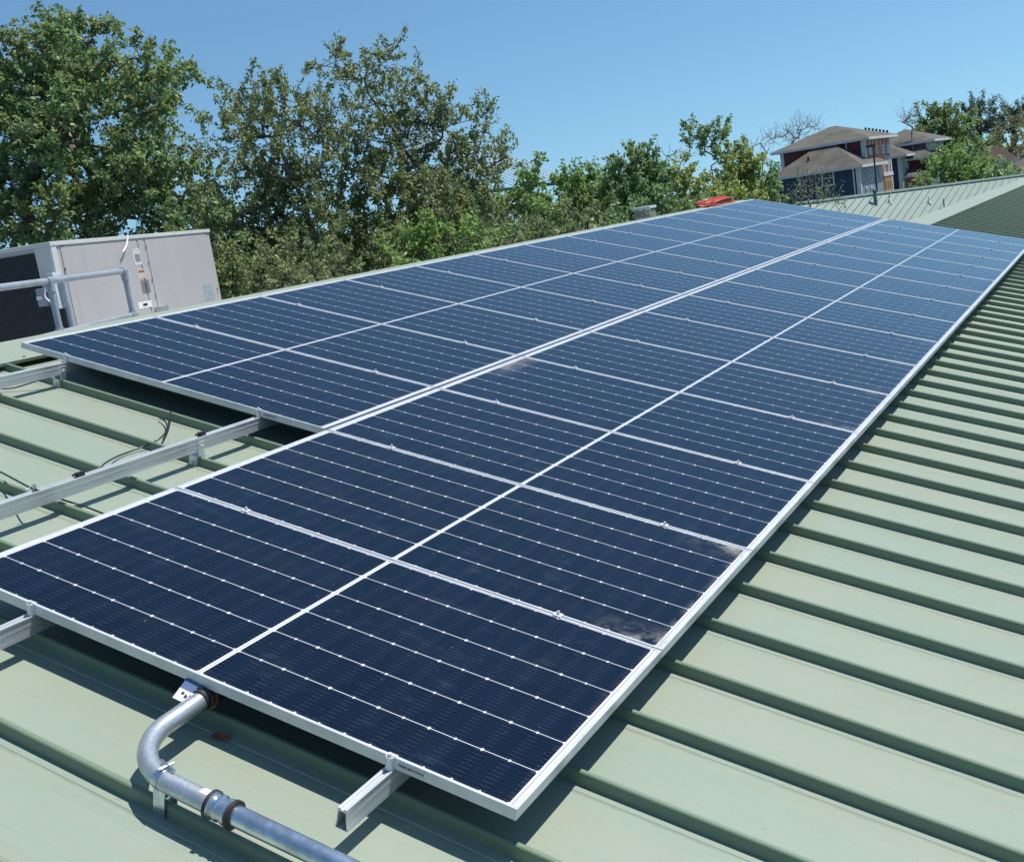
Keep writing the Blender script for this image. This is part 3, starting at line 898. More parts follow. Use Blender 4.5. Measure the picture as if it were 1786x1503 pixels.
vs = [Vector((q.x, q.y, z0)) for q in (q0, q1, q2, q3)] + [q - Vector((0, 0, .15)) for q in (q0, q1, q2, q3)]
mb.add(vs, [(0,1,5,4),(1,2,6,5),(2,3,7,6),(3,0,4,7)])
mb.build('wall', M['stucco'], wg)
def on_wing(px, py):
    dd = ray(px, py); s = (A - CW).dot(nrm) / dd.dot(nrm); return CW + dd * s
M['teal'] = simple('teal_pipe_paint', (0.10, 0.24, 0.24), 0.4, 0.1)
def vent_pipe(px, py, h, r, label, mt, boot=True, capr=1.0):
    q = on_wing(px, py)
    t = thing('vent_pipe', label, 'vent pipe', q, group='vent pipes on the far wing roof')
    m_ = MB(); m_.tube([(0, 0, -.05), (0, 0, h)], r, 12)
    if capr > 1: m_.tube([(0, 0, h - r), (0, 0, h + r * 0.6)], r * capr, 12)
    m_.build('pipe', mt, t, smooth=True)
    if boot:
        m_ = MB(); m_.tube([(0, 0, -.03), (0, 0, .05), (0, 0, .14)], [r * 4.0, r * 3.0, r * 1.15], 12); m_.build('boot', M['white'], t, smooth=True)
    return t
vent_pipe(1527.5, 357, 0.42, 0.055, 'thick teal vent pipe, the largest on the far wing roof', M['teal'], False, 1.25)
vent_pipe(1552, 354, 0.26, 0.020, 'thin vent pipe with a pale boot beside the thick teal one', M['galv'])
vent_pipe(1620.5, 355, 0.20, 0.020, 'short vent pipe with a pale boot in the middle of the far wing roof', M['galv'])
vent_pipe(1647, 366, 0.34, 0.020, 'dark thin vent pipe nearest the valley of the far wing roof', M['teal'], False)

# ------------------------------------------------------------------ HOUSES
def mat_siding(name, col):
    k = NT(name); p = k.obj()
    s = k.n('ShaderNodeSeparateXYZ'); k.l(p, s.inputs[0])
    f = k.op('FRACT', k.mul(s.outputs[2], 6.5))
    c = k.mix(k.smooth(k.noise(p, 0.6, 4), 0.3, 0.7), tuple(x * .85 for x in col), tuple(x * 1.12 for x in col))
    k.set(Base_Color=c, Roughness=0.65)
    k.bump(f, 0.6, 0.03)
    return k.m
def mat_shingle(name, col):
    k = NT(name); p = k.obj()
    a = k.noise(p, 0.7, 5, 0.65); b = k.noise(k.scale(p, (2, 2, 6)), 3, 3)
    c = k.mix(k.smooth(a, 0.3, 0.7), tuple(x * .8 for x in col), tuple(x * 1.2 for x in col))
    c = k.mix(k.mul(k.smooth(b, .4, .7), .35), c, tuple(x * .6 for x in col))
    k.set(Base_Color=c, Roughness=0.95); k.b.inputs['Specular IOR Level'].default_value = 0.15
    return k.m
M['s_blue'] = mat_siding('navy_blue_siding', (0.024, 0.052, 0.122))
M['s_red'] = mat_siding('maroon_siding', (0.140, 0.036, 0.042))
M['s_salmon_lit'] = mat_siding('sunlit_salmon_siding', (0.46, 0.20, 0.155))  # maroon end wall brightened by painted-in sunlight; also a porch block
M['s_ltblue_lit'] = mat_siding('sunlit_pale_blue_siding', (0.283, 0.367, 0.450))  # end walls with sunlight painted into the blue; also a downspout
M['s_grey'] = mat_siding('sage_grey_siding', (0.167, 0.200, 0.183))
M['trim'] = simple('white_house_trim', (0.62, 0.64, 0.66), 0.6, 0, 0.06, 1)
M['shingle'] = mat_shingle('brown_grey_shingle', (0.132, 0.125, 0.110))
M['shingle_dk'] = mat_shingle('dark_brown_shingle', (0.117, 0.083, 0.075))
M['glassdk'] = simple('dark_window_glass', (0.03, 0.04, 0.055), 0.08)
M['tan'] = simple('tan_garage_door', (0.42, 0.24, 0.11), 0.6, 0, 0.1, 2)

class House:
    """corner nearest to us at pixel (cx, .) and depth D; e1 runs left along the front, e2 right along the end"""
    def __init__(self, name, label, cx, cy, D, yaw):
        self.D = D
        self.O = at(cx, cy, D); self.O.z = GROUND_Z
        a = math.radians(yaw)
        self.e1 = hcam(-math.cos(a), math.sin(a)); self.e2 = hcam(math.sin(a), math.cos(a))
        self.t = thing(name, label, 'house', self.O)
        self.H = Matrix(((self.e1.x, self.e2.x, 0), (self.e1.y, self.e2.y, 0), (0, 0, 1)))
    def P(self, a, b, z): return self.H @ Vector((a, b, z))
    def front(self, px, py, b=0.0):      # pixel -> (along front, z) on the front plane shifted back b
        dd = ray(px, py); o = self.O + self.e2 * b
        s = (o - CW).dot(self.e2) / dd.dot(self.e2); q = CW + dd * s
        return (q - self.O).dot(self.e1), q.z - GROUND_Z
    def end(self, px, py, a=0.0):
        dd = ray(px, py); o = self.O + self.e1 * a
        s = (o - CW).dot(self.e1) / dd.dot(self.e1); q = CW + dd * s
        return (q - self.O).dot(self.e2), q.z - GROUND_Z
    def box(self, mb, a, b, mi=0): return mb.box(a, b, self.H, mi)
    def block(self, a0, a1, b0, b1, z1, m_front, m_end, rise, z0=0.0, over=0.5, roofmat=None, name='roof'):
        mb = MB()
        p = [self.P(a0,b0,z0), self.P(a1,b0,z0), self.P(a1,b1,z0), self.P(a0,b1,z0), self.P(a0,b0,z1), self.P(a1,b0,z1), self.P(a1,b1,z1), self.P(a0,b1,z1)]
        mb.add(p, [(0,1,5,4)], 0); mb.add(p, [(3,0,4,7)], 1); mb.add(p, [(1,2,6,5),(2,3,7,6)], 0)
        mb.build('wall', [m_front, m_end], self.t)
        A0, A1, B0, B1 = a0 - over, a1 + over, b0 - over, b1 + over
        la, lb = A1 - A0, B1 - B0
        ins = min(la, lb) / 2
        if la >= lb: r0 = self.P(A0 + ins, (B0+B1)/2, z1 + rise); r1 = self.P(A1 - ins, (B0+B1)/2, z1 + rise)
        else: r0 = self.P((A0+A1)/2, B0 + ins, z1 + rise); r1 = self.P((A0+A1)/2, B1 - ins, z1 + rise)
        c = [self.P(A0,B0,z1), self.P(A1,B0,z1), self.P(A1,B1,z1), self.P(A0,B1,z1)]
        lo = [q - Vector((0,0,0.22)) for q in c]
        mb = MB()
        if la >= lb: mb.add(c + [r0, r1], [(0,1,5,4),(1,2,5),(2,3,4,5),(3,0,4)])
        else: mb.add(c + [r0, r1], [(3,0,4,5),(0,1,4),(1,2,5,4),(2,3,5)])
        ro = mb.build(name, roofmat or M['shingle'], self.t)
        mb = MB(); mb.add(c + lo, [(0,1,5,4),(1,2,6,5),(2,3,7,6),(3,0,4,7),(4,5,6,7)])
        mb.build('fascia', M['trim'], ro)
        return ro
    def window(self, face, c, z, wd, ht, off=0.0, panes=True):
        m_ = MB(); g_ = MB()
        def bx(mm, x0, x1, y0, y1, d0, d1):
            if face == 'front': self.box(mm, (x0, off + d0, y0), (x1, off + d1, y1))
            else: self.box(mm, (off + d0, x0, y0), (off + d1, x1, y1))
        t_ = 0.11
        bx(m_, c - wd/2 - t_, c + wd/2 + t_, z + ht, z + ht + t_, -.09, 0); bx(m_, c - wd/2 - t_, c + wd/2 + t_, z - t_, z, -.09, 0)
        bx(m_, c - wd/2 - t_, c - wd/2, z, z + ht, -.09, 0); bx(m_, c + wd/2, c + wd/2 + t_, z, z + ht, -.09, 0)
        bx(m_, c - wd/2, c + wd/2, z + ht/2 - .04, z + ht/2 + .04, -.07, 0)
        f = m_.build('window', M['trim'], self.t)
        bx(g_, c - wd/2, c + wd/2, z, z + ht, -.03, -.005)
        g_.build('pane', M['glassdk'], f)
    def strip(self, name, face, x0, x1, z0, z1, mt, off=0.0, th=0.08):
        m_ = MB()
        if face == 'front': self.box(m_, (x0, off - th, z0), (x1, off - 0.004, z1))
        else: self.box(m_, (off - th, x0, z0), (off - 0.004, x1, z1))
        return m_.build(name, mt, self.t)

def z4(x, y): return (1320 + x / 3.8326, 150 + y / 3.8326)
# --- house A: navy lower block in front, maroon upper block behind
hA = House('house', 'maroon and navy two storey house, tallest beyond the far roof', *z4(690, 640), 100.0, 36)
aL, _ = hA.front(*z4(120, 650)); _, zE = hA.front(*z4(690, 530)); bE, _ = hA.end(*z4(840, 600))
hA.block(0, aL, 0, bE, zE, M['s_blue'], M['s_ltblue_lit'], 2.3)
BO = 3.4
a0, zU = hA.front(*z4(715, 347), BO); aU, _ = hA.front(*z4(155, 450), BO); bU, _ = hA.end(*z4(893, 450), a0)
hA.block(a0, aU, BO, bU, zU, M['s_red'], M['s_salmon_lit'], 1.6, 0.0, 0.7)
x, z = hA.front(*z4(480, 660)); hA.window('front', x, z, 0.95, 1.15)
x, _ = hA.front(*z4(648, 600)); hA.strip('downspout', 'front', x - .06, x + .06, 0, zE - .2, M['trim'])
x, _ = hA.front(*z4(392, 600)); hA.strip('downspout', 'front', x - .04, x + .04, 0, zE - .2, M['s_ltblue_lit'])
hA.strip('corner_board', 'front', 0.0, 0.28, 0, zE - .23, M['trim'])
hA.strip('corner_board', 'end', -0.084, 0.18, 0, zE - .23, M['trim'])
x, _ = hA.front(*z4(598, 400), BO); hA.strip('downspout', 'front', x - .06, x + .06, zE, zU - .2, M['trim'], BO)
hA.strip('corner_board', 'front', a0 + 0.0, a0 + 0.3, 0, zU - .23, M['trim'], BO)
hA.strip('corner_board', 'front', aU - 0.35, aU, 0, zU - .23, M['trim'], BO)
hA.strip('corner_board', 'end', BO - 0.084, BO + 0.22, 0, zU - .23, M['trim'], a0)
hA.strip('corner_board', 'end', bU - 0.3, bU, 0, zU - .23, M['trim'], a0)
for xx in (748, 770, 795, 822, 848, 872):     # vertical trim boards under the eave of the salmon gable end
    b, _ = hA.end(*z4(xx, 375), a0); _, z0 = hA.end(*z4(xx, 402), a0)
    hA.strip('trim_board', 'end', b - .05, b + .05, z0, zU - .23, M['trim'], a0)
for xx, yy in ((752, 432), (762, 432), (800, 427), (836, 425), (846, 425), (872, 424), (882, 424), (862, 500), (880, 500), (850, 560), (880, 552)):
    b, z = hA.end(*z4(xx, yy), a0); hA.window('end', b, z - .25, 0.22, 0.55, a0)
for xx, yy in ((760, 600), (790, 600), (735, 720), (768, 715)):
    b, z = hA.end(*z4(xx, yy)); hA.window('end', b, z - .4, 0.32, 0.85)
for xx in (735, 775, 815):
    b, _ = hA.end(*z4(xx, 530)); hA.strip('trim_board', 'end', b - .06, b + .06, zE - 1.3, zE - .23, M['trim'])
b0, z1 = hA.end(*z4(850, 605), a0); b1, _ = hA.end(*z4(905, 605), a0)
gd = hA.strip('garage_door', 'end', b0, b1, 0, z1, M['tan'], a0, .06)
m_ = MB()
for i in range(4):
    bb = b0 + (b1 - b0) * (i + .5) / 4; hA.box(m_, (a0 - .075, bb - .10, z1 - 1.2), (a0 - .058, bb + .10, z1 - .5))
    hA.box(m_, (a0 - .07, bb - .03, 0.1), (a0 - .058, bb + .03, z1 - 1.5))
m_.build('door_glass', M['glassdk'], gd)
hA.strip('lintel', 'end', b0 - .2, b1 + .2, z1, z1 + .3, M['trim'], a0, .12)
for u_, v_, h_ in ((510, 330, 0.9), (345, 500, 0.9)):
    q = at(*z4(u_, v_), hA.D + (7.5 if v_ < 400 else 3.5)); m_ = MB(); m_.tube([q - hA.O - Vector((0,0,.6)), q - hA.O + Vector((0,0,.35))], 0.10, 8); m_.build('roof_vent', M['dark'], hA.t)
m_ = MB()
for i in range(7):     # finials along the rear ridge of the maroon block
    q = at(*z4(728 + i * 24, 300 + i * 3), hA.D + 9); m_.tube([q - hA.O - Vector((0,0,.8)), q - hA.O + Vector((0,0,.30))], 0.11, 6)
m_.build('ridge_vent', M['dark'], hA.t)

# --- house B: sage block with navy front and end walls in sunlit blue, behind to the right
hB = House('house', 'sage green and blue two storey house with brown roofs, just right of the maroon one', *z4(975, 600), 118.0, 34)
aL, _ = hB.front(*z4(880, 600)); _, zE = hB.front(*z4(968, 462)); bE, _ = hB.end(*z4(1055, 560))
hB.block(0, aL + 3, 0, bE, zE, M['s_blue'], M['s_ltblue_lit'], 1.6, 0, .8)
BO = 4.0
a0, zU = hB.front(*z4(1150, 362), BO); aU, _ = hB.front(*z4(880, 420), BO); bU, _ = hB.end(*z4(1250, 400), a0)
hB.block(a0, aU + 2, BO, bU, zU, M['s_grey'], M['s_ltblue_lit'], 1.6, 0, .8)
hB.strip('corner_board', 'front', a0, a0 + .3, 0, zU - .23, M['trim'], BO)
hB.strip('corner_board', 'front', 0, 0.4, 0, zE - .23, M['trim'])
hB.strip('corner_board', 'end', bE - .25, bE, 0, zE - .23, M['trim'])
a2, z2 = hB.front(*z4(1147, 468), 2.5); a3, _ = hB.front(*z4(1055, 500), 2.5); b2, _ = hB.end(*z4(1190, 500), a2)
hB.block(a2, a3 + 1, 2.5, 2.5 + 4, z2, M['s_red'], M['s_ltblue_lit'], 1.2, 0, .7)
a2, z2 = hB.front(*z4(1110, 585), 1.2)
hB.block(a2, a2 + 4, 1.2, 4, z2, M['s_salmon_lit'], M['s_salmon_lit'], 0.7, 0, .5)
for xx, yy in ((995, 520), (1015, 545), (1020, 630), (1030, 655), (1010, 660), (1040, 520)):
    b, z = hB.end(*z4(xx, yy)); hB.window('end', b, z - .3, 0.30, 0.7)
b, z = hB.end(*z4(1210, 400), a0); hB.window('end', b, z - .6, .7, 1.3, a0)

# --- house C: low dark house between trees at the right edge
hC = House('house', 'low dark cottage with a reddish brown roof between trees at the right edge', *z4(1690, 560), 80.0, 20)
aL, _ = hC.front(*z4(1555, 560)); _, zE = hC.front(*z4(1680, 492)); 
hC.block(0, aL, 0, 5, zE, M['s_grey'], M['s_grey'], 1.1, 0, .6, M['shingle_dk'])
x, z = hC.front(*z4(1630, 590)); hC.window('front', x, z, 1.4, 1.2)
hD = House('house', 'grey shingled roof of a house cut by the right edge of the frame', *z4(1700, 585), 74.0, 15)
hD.t.location = hD.t.location
_, zE = hD.front(*z4(1720, 590))
hD.block(-7, 0, 0, 6, zE, M['s_grey'], M['s_grey'], 1.5, 0, .4)

# street lamp in front of the houses
sp = at(*z4(803, 700), 70.0); q = at(*z4(783, 408), 70.0)
slp = thing('street_lamp', 'tall dark street lamp with a small square head in front of the salmon wall', 'street lamp', (sp.x, sp.y, GROUND_Z))
m_ = MB(); m_.tube([(0, 0, 0), (0, 0, q.z - GROUND_Z)], [0.065, 0.05], 10); m_.build('pole', M['rubber'], slp)
dl = hcam(-1, 0)
m_ = MB(); HH = Matrix(((dl.x, -dl.y, 0), (dl.y, dl.x, 0), (0, 0, 1)))
m_.box((-0.08, -0.18, 0), (0.42, 0.18, 0.15), HH); o = m_.build('lamp_head', M['rubber'], slp); o.location = (0, 0, q.z - GROUND_Z)

# ------------------------------------------------------------------ BRIDGE far away
M['bridge'] = simple('pale_stay_haze', (0.58, 0.68, 0.76), 0.8, 0, 0.05, 0.02)  # stays tinted towards the sky, distance haze painted in
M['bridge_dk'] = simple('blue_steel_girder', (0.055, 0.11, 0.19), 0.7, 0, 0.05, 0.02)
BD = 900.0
M['pylon'] = simple('blue_grey_pylon_haze', (0.16, 0.27, 0.36), 0.8, 0, 0.05, 0.02)  # haze painted into the pylon colour so it melts into the sky
p0_ = at(690, 372, BD); br = thing('cable_stayed_bridge', 'distant cable stayed bridge with pale stays fanning down to a thin blue deck', 'bridge', (p0_.x, p0_.y, GROUND_Z))
d0 = at(700, 352.5, BD); d1 = at(1015, 315, BD + 60)
Ob = br.location.copy()
m_ = MB()
dd_ = (d1 - d0).normalized(); nn = Vector((-dd_.y, dd_.x, 0)).normalized()
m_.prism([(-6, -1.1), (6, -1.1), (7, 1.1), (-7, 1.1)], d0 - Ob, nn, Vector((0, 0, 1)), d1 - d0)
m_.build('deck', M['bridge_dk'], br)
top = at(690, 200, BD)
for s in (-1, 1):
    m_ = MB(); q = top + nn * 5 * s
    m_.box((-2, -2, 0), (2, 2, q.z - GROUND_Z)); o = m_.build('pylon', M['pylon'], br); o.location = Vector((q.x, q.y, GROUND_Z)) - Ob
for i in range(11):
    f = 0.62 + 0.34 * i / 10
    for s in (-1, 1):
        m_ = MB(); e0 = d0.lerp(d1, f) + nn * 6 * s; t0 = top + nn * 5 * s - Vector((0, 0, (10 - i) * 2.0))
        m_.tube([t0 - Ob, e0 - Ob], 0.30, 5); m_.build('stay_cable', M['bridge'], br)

# ------------------------------------------------------------------ TREES
def mat_leaf(name, cols, warm=0.15, trans=0.48, gloss=0.46):
    k = NT(name)
    g = k.n('ShaderNodeNewGeometry')
    r = k.n('ShaderNodeValToRGB'); k.l(g.outputs['Random Per Island'], r.inputs[0])
    el = r.color_ramp.elements
    while len(el) < len(cols): el.new(0.5)
    for i, c in enumerate(cols):
        el[i].position = i / (len(cols) - 1); el[i].color = (*c, 1)
    p = k.obj()
    n1 = k.smooth(k.noise(p, 0.9, 3), 0.52, 0.70)
    col = k.mix(k.mul(n1, warm), r.outputs[0], (0.25, 0.19, 0.055))
    n2 = k.smooth(k.noise(p, 0.55, 2), 0.35, 0.65)
    col = k.mix(k.mul(n2, 0.35), col, (0.075, 0.135, 0.060))
    k.set(Base_Color=col, Roughness=gloss)
    k.b.inputs['Specular IOR Level'].default_value = 0.7
    tr = k.n('ShaderNodeBsdfTranslucent'); 
    k.l(k.mix(0.5, col, (0.30, 0.38, 0.10)), tr.inputs[0])
    mxs = k.n('ShaderNodeMixShader'); mxs.inputs[0].default_value = trans
    k.l(k.b.outputs[0], mxs.inputs[1]); k.l(tr.outputs[0], mxs.inputs[2]); k.l(mxs.outputs[0], k.out.inputs[0])
    return k.m
L_DARK = mat_leaf('deep_green_leaves', [(0.092, 0.181, 0.088), (0.163, 0.300, 0.131), (0.247, 0.393, 0.160), (0.343, 0.425, 0.177)], 0.55)
L_OLIVE = mat_leaf('olive_leaves', [(0.150, 0.220, 0.120), (0.230, 0.305, 0.150), (0.300, 0.355, 0.170), (0.370, 0.370, 0.195)], 0.25)
L_BRIGHT = mat_leaf('bright_green_leaves', [(0.174, 0.347, 0.103), (0.282, 0.488, 0.143), (0.408, 0.580, 0.170)], 0.25)
L_YELLOW = mat_leaf('yellow_green_leaves', [(0.265, 0.377, 0.103), (0.425, 0.516, 0.143), (0.596, 0.596, 0.170)], 0.45)
L_MID = mat_leaf('mid_green_leaves', [(0.152, 0.287, 0.139), (0.245, 0.419, 0.186), (0.378, 0.513, 0.231)], 0.40)
L_PINE = mat_leaf('pine_needles', [(0.048, 0.102, 0.080), (0.077, 0.149, 0.109), (0.120, 0.193, 0.132)], 0.15, 0.15, 0.5)
L_TAN = mat_leaf('tan_spring_leaves', [(0.270, 0.287, 0.163), (0.391, 0.332, 0.204), (0.452, 0.361, 0.276)], 0.5)
M['bark'] = simple('grey_brown_bark', (0.14, 0.115, 0.09), 0.9, 0, 0.35, 6, 0.6)
M['bark_dark'] = simple('dark_bark', (0.065, 0.052, 0.042), 0.9, 0, 0.35, 6, 0.6)
M['twig'] = simple('pale_grey_twig', (0.24, 0.21, 0.18), 0.9, 0, 0.3, 6)
UP = np.array([0, 0, 1.0])

def unit(a): return a / np.maximum(np.linalg.norm(a, axis=-1, keepdims=True), 1e-9)

def leaf_mesh(name, base, d, size, width, rng, mat, parent):
    """folded diamond leaves: base points, directions, sizes"""
    n = len(base)
    rnd = unit(rng.normal(size=(n, 3)) + UP * 0.6)
    side = unit(np.cross(d, rnd)); nor = np.cross(side, d)
    s = size[:, None]
    fold = rng.uniform(0.05, 0.22, size=(n, 1))
    mid = base + d * s * 0.45
    v = np.empty((n, 4, 3))
    v[:, 0] = base; v[:, 1] = mid + side * s * width + nor * s * fold
    v[:, 2] = base + d * s - nor * s * 0.08; v[:, 3] = mid - side * s * width + nor * s * fold
    i = np.arange(n) * 4
    tri = np.stack([np.stack([i, i+1, i+2], 1), np.stack([i, i+2, i+3], 1)], 1).reshape(-1)
    me = bpy.data.meshes.new(name)
    me.vertices.add(n * 4); me.vertices.foreach_set('co', v.reshape(-1))
    me.loops.add(n * 6); me.loops.foreach_set('vertex_index', tri.astype(np.int32))
    me.polygons.add(n * 2); me.polygons.foreach_set('loop_start', np.arange(n * 2, dtype=np.int32) * 3)
    me.update(calc_edges=True)
    me.materials.append(mat)
    o = bpy.data.objects.new(name, me); COL.objects.link(o)
    if parent is not None: o.parent = parent
    return o

def tree(name, label, lobes, D, trunk, leaf=0.11, dens=1.0, mat=None, bark=None, seed=0, group=None, cat='tree', per=12,
         twig=0.42, depth=1.0, droop=0.35, bare=0.0, rmin=0.0042, trunk_r=None, width=0.29, up=0.35, crown='crown', nodesc=None):
    """lobes: (photo px, py, radius px) of the crown; trunk: photo pixels from the base upwards"""
    rng = np.random.default_rng(seed)
    k = D / FPX
    tp = [np.array(at(x, y, D)) for x, y in trunk]
    base = np.array([tp[0][0], tp[0][1], GROUND_Z])
    fwd = np.array(hcam(0, 1))
    nodes = [base]; par = [-1]
    for p in tp:
        a = nodes[-1]; L = np.linalg.norm(p - a); m_ = max(1, int(L / 0.8))
        for j in range(1, m_ + 1):
            nodes.append(a + (p - a) * j / m_ + (rng.normal(size=3) * 0.05 if j < m_ else 0)); par.append(len(nodes) - 2)
    ntr = len(nodes)
    # lobe centres spread in depth
    xs = [l[0] for l in lobes]; wd = (max(xs) - min(xs)) * k * 0.5 + 0.3
    cs = []; rs = []
    for (x, y, r) in lobes:
        c = np.array(at(x, y, D)) + fwd * rng.uniform(-1, 1) * wd * 0.55 * depth
        cs.append(c); rs.append(r * k)
    cs = np.array(cs); rs = np.array(rs)
    tips = []; tdir = []
    order = np.argsort(np.linalg.norm(cs - tp[-1], axis=1))
    def grow(a_i, p, seg, wob):
        a = nodes[a_i]; L = np.linalg.norm(p - a); m_ = max(1, int(L / seg)); prev = a_i
        bend = rng.normal(size=3) * min(L, 1.4) * wob * 1.6; bend[2] = -abs(bend[2]) * 0.6
        for j in range(1, m_ + 1):
            t = j / m_
            q = a + (p - a) * t + bend * math.sin(math.pi * t) + (rng.normal(size=3) * 0.03 * seg if j < m_ else 0)
            nodes.append(q); par.append(prev); prev = len(nodes) - 1
        return prev
    for oi in order:
        c, r = cs[oi], rs[oi]
        N = np.array(nodes[max(0, ntr // 2):]); off = max(0, ntr // 2)
        dd = N - c
        cost = np.linalg.norm(dd, axis=1) + np.maximum(0, dd[:, 2]) * 1.5
        ai = int(np.argmin(cost)) + off
        ce = grow(ai, c, 0.45, 0.10)
        lim0 = len(nodes) - 1
        ncl = max(3, int(dens * 5.0 * (r / 0.42) ** 2 * 2.2))
        u = unit(rng.normal(size=(ncl, 3))); rad = r * rng.uniform(0.25, 1.12, size=(ncl, 1)) ** 0.75
        pts = c + u * rad * np.array([1, 1, 0.92])
        local = [ce]
        for j in np.argsort(rad[:, 0]):
            p = pts[j]
            LN = np.array([nodes[i] for i in local])
            i0 = local[int(np.argmin(np.linalg.norm(LN - p, axis=1)))]
            e_ = grow(i0, p, 0.22, 0.12)
            local.append(e_); 
            if e_ - 1 > i0: local.append(e_ - 1)
            dv = unit(u[j] + UP * up + rng.normal(size=3) * 0.35)
            tips.append((e_, dv))
    # twigs + leaves
    LB = []; LD = []
    for e_, dv in tips:
        p = nodes[e_]
        L = twig * rng.uniform(0.5, 1.25)
        q = p + dv * L * 0.55 + rng.normal(size=3) * 0.03
        q2 = q + unit(dv + rng.normal(size=3) * 0.3) * L * 0.45
        nodes.append(q); par.append(e_); nodes.append(q2); par.append(len(nodes) - 2)
        if rng.random() < bare: continue
        nl = max(3, int(per * rng.uniform(0.55, 1.3)))
        t = rng.uniform(0.0, 1.06, size=(nl, 1))
        b = np.where(t < .55, p + (q - p) * t / .55, q + (q2 - q) * (t - .55) / .45)
        b = b + rng.normal(size=(nl, 3)) * leaf * 0.35
        ld = unit(dv * 0.55 + rng.normal(size=(nl, 3)) * 0.75 - UP * droop)
        LB.append(b); LD.append(ld)
    nodes = np.array(nodes); par = np.array(par)
    # pipe-model radii
    acc = np.zeros(len(nodes)); haschild = np.zeros(len(nodes), bool)
    haschild[par[par >= 0]] = True
    acc[~haschild] = rmin ** 2.5
    for i in range(len(nodes) - 1, 0, -1): acc[par[i]] += acc[i]
    rad = np.maximum(acc, 1e-9) ** (1 / 2.5)
    if trunk_r: rad = np.where(rad > rmin * 2, rmin * 2 + (rad - rmin * 2) * (trunk_r - rmin * 2) / max(rad[0] - rmin * 2, 1e-4), rad)
    t = thing(name, label, cat, base, group=group)
    a = nodes[par[1:]]; b = nodes[1:]; ra = np.minimum(rad[par[1:]], rad[1:] * 1.6); rb = rad[1:]
    d = unit(b - a); h = unit(np.cross(d, np.where(np.abs(d[:, 2:3]) < .9, UP, np.array([1., 0, 0])))); g = np.cross(d, h)
    ns = 6
    V = []
    for P_, R_ in ((a - d * 0.004, ra), (b + d * 0.004, rb)):
        for s in range(ns):
            q = 2 * math.pi * s / ns
            V.append(P_ + (h * math.cos(q) + g * math.sin(q)) * R_[:, None])
    V = np.stack(V, 1) - base
    ne = len(a); idx = np.arange(ne)[:, None] * (2 * ns)
    F = np.stack([np.concatenate([idx + s, idx + (s + 1) % ns, idx + ns + (s + 1) % ns, idx + ns + s], 1) for s in range(ns)], 1).reshape(-1)
    me = bpy.data.meshes.new('trunk')
    me.vertices.add(ne * 2 * ns); me.vertices.foreach_set('co', V.reshape(-1))
    me.loops.add(len(F)); me.loops.foreach_set('vertex_index', F.astype(np.int32))
    me.polygons.add(ne * ns); me.polygons.foreach_set('loop_start', np.arange(ne * ns, dtype=np.int32) * 4)
    me.update(calc_edges=True)
    me.polygons.foreach_set('use_smooth', [True] * (ne * ns))
    me.materials.append(bark or M['bark_dark'])
    o = bpy.data.objects.new('trunk', me); COL.objects.link(o); o.parent = t
    if LB:
        LB = np.concatenate(LB); LD = np.concatenate(LD)
        leaf_mesh(crown, LB - base, LD, leaf * rng.uniform(0.45, 1.35, size=len(LB)), width, rng, mat, t)
    return t

def fill(x0, x1, y0, y1, n, r0, r1, seed):
    r = random.Random(seed)
    return [(r.uniform(x0, x1), r.uniform(y0, y1), r.uniform(r0, r1)) for _ in range(n)]

# 1 the big dark green tree on the left
T1 = [(130,52,34),(146,24,15),(108,44,12),(66,70,30),(100,95,50),(35,108,42),(5,95,34),(30,165,55),(108,160,60),(178,125,38),(205,150,42),
      (250,112,28),(276,108,24),(300,122,20),(288,158,32),(312,182,18),(258,190,34),(318,150,14),(240,150,36),(60,235,62),(150,235,60),(222,255,50),
      (270,265,38),(100,315,60),(200,325,62),(285,325,52),(340,345,40),(330,300,26),(25,325,46),(-20,250,60),(-50,160,60),(60,385,46),(150,385,56),(250,380,56),
      (335,390,46),(18,392,40),(-40,380,50),(362,400,26),(310,285,24),(355,318,18)]
tree('broadleaf_tree', 'big dark green broadleaf tree behind the air handler, tallest on the left', T1, 21.0, [(78, 470), (58, 415), (42, 345), (75, 250), (110, 160)],
     0.102, 2.0, L_DARK, M['bark'], 11, cat='tree', per=54, twig=0.42, trunk_r=0.13, bare=0.02)
tree('broadleaf_tree', 'small leafy tree half hidden behind the air handler, low between the two big crowns', fill(300, 400, 400, 540, 10, 32, 46, 3), 18.5, [(360, 600), (362, 480)],
     0.102, 2.0, L_DARK, None, 12, per=50)
# 2 olive tree in the middle left
T2 = [(402,178,22),(424,162,18),(440,195,34),(382,215,16),(478,172,20),(503,176,24),(541,180,24),(520,215,38),(462,238,42),(412,232,28),(560,225,34),
      (432,285,32),(500,290,44),(562,290,38),(398,318,18),(468,335,40),(540,350,46),(425,375,30),(482,395,46),(560,400,40),(402,425,36),(445,452,38),(520,435,44),(470,480,40),(390,470,36),(365,245,10),(372,265,12)]
tree('broadleaf_tree', 'olive tinted sparse tree with grey twigs, left of the tall peaked one', T2 + fill(395, 560, 320, 470, 8, 28, 40, 5), 20.0, [(556, 540), (556, 430), (520, 330), (480, 240)],
     0.074, 2.6, L_OLIVE, M['bark'], 21, per=50, twig=0.42, trunk_r=0.05, bare=0.05, up=0.6)
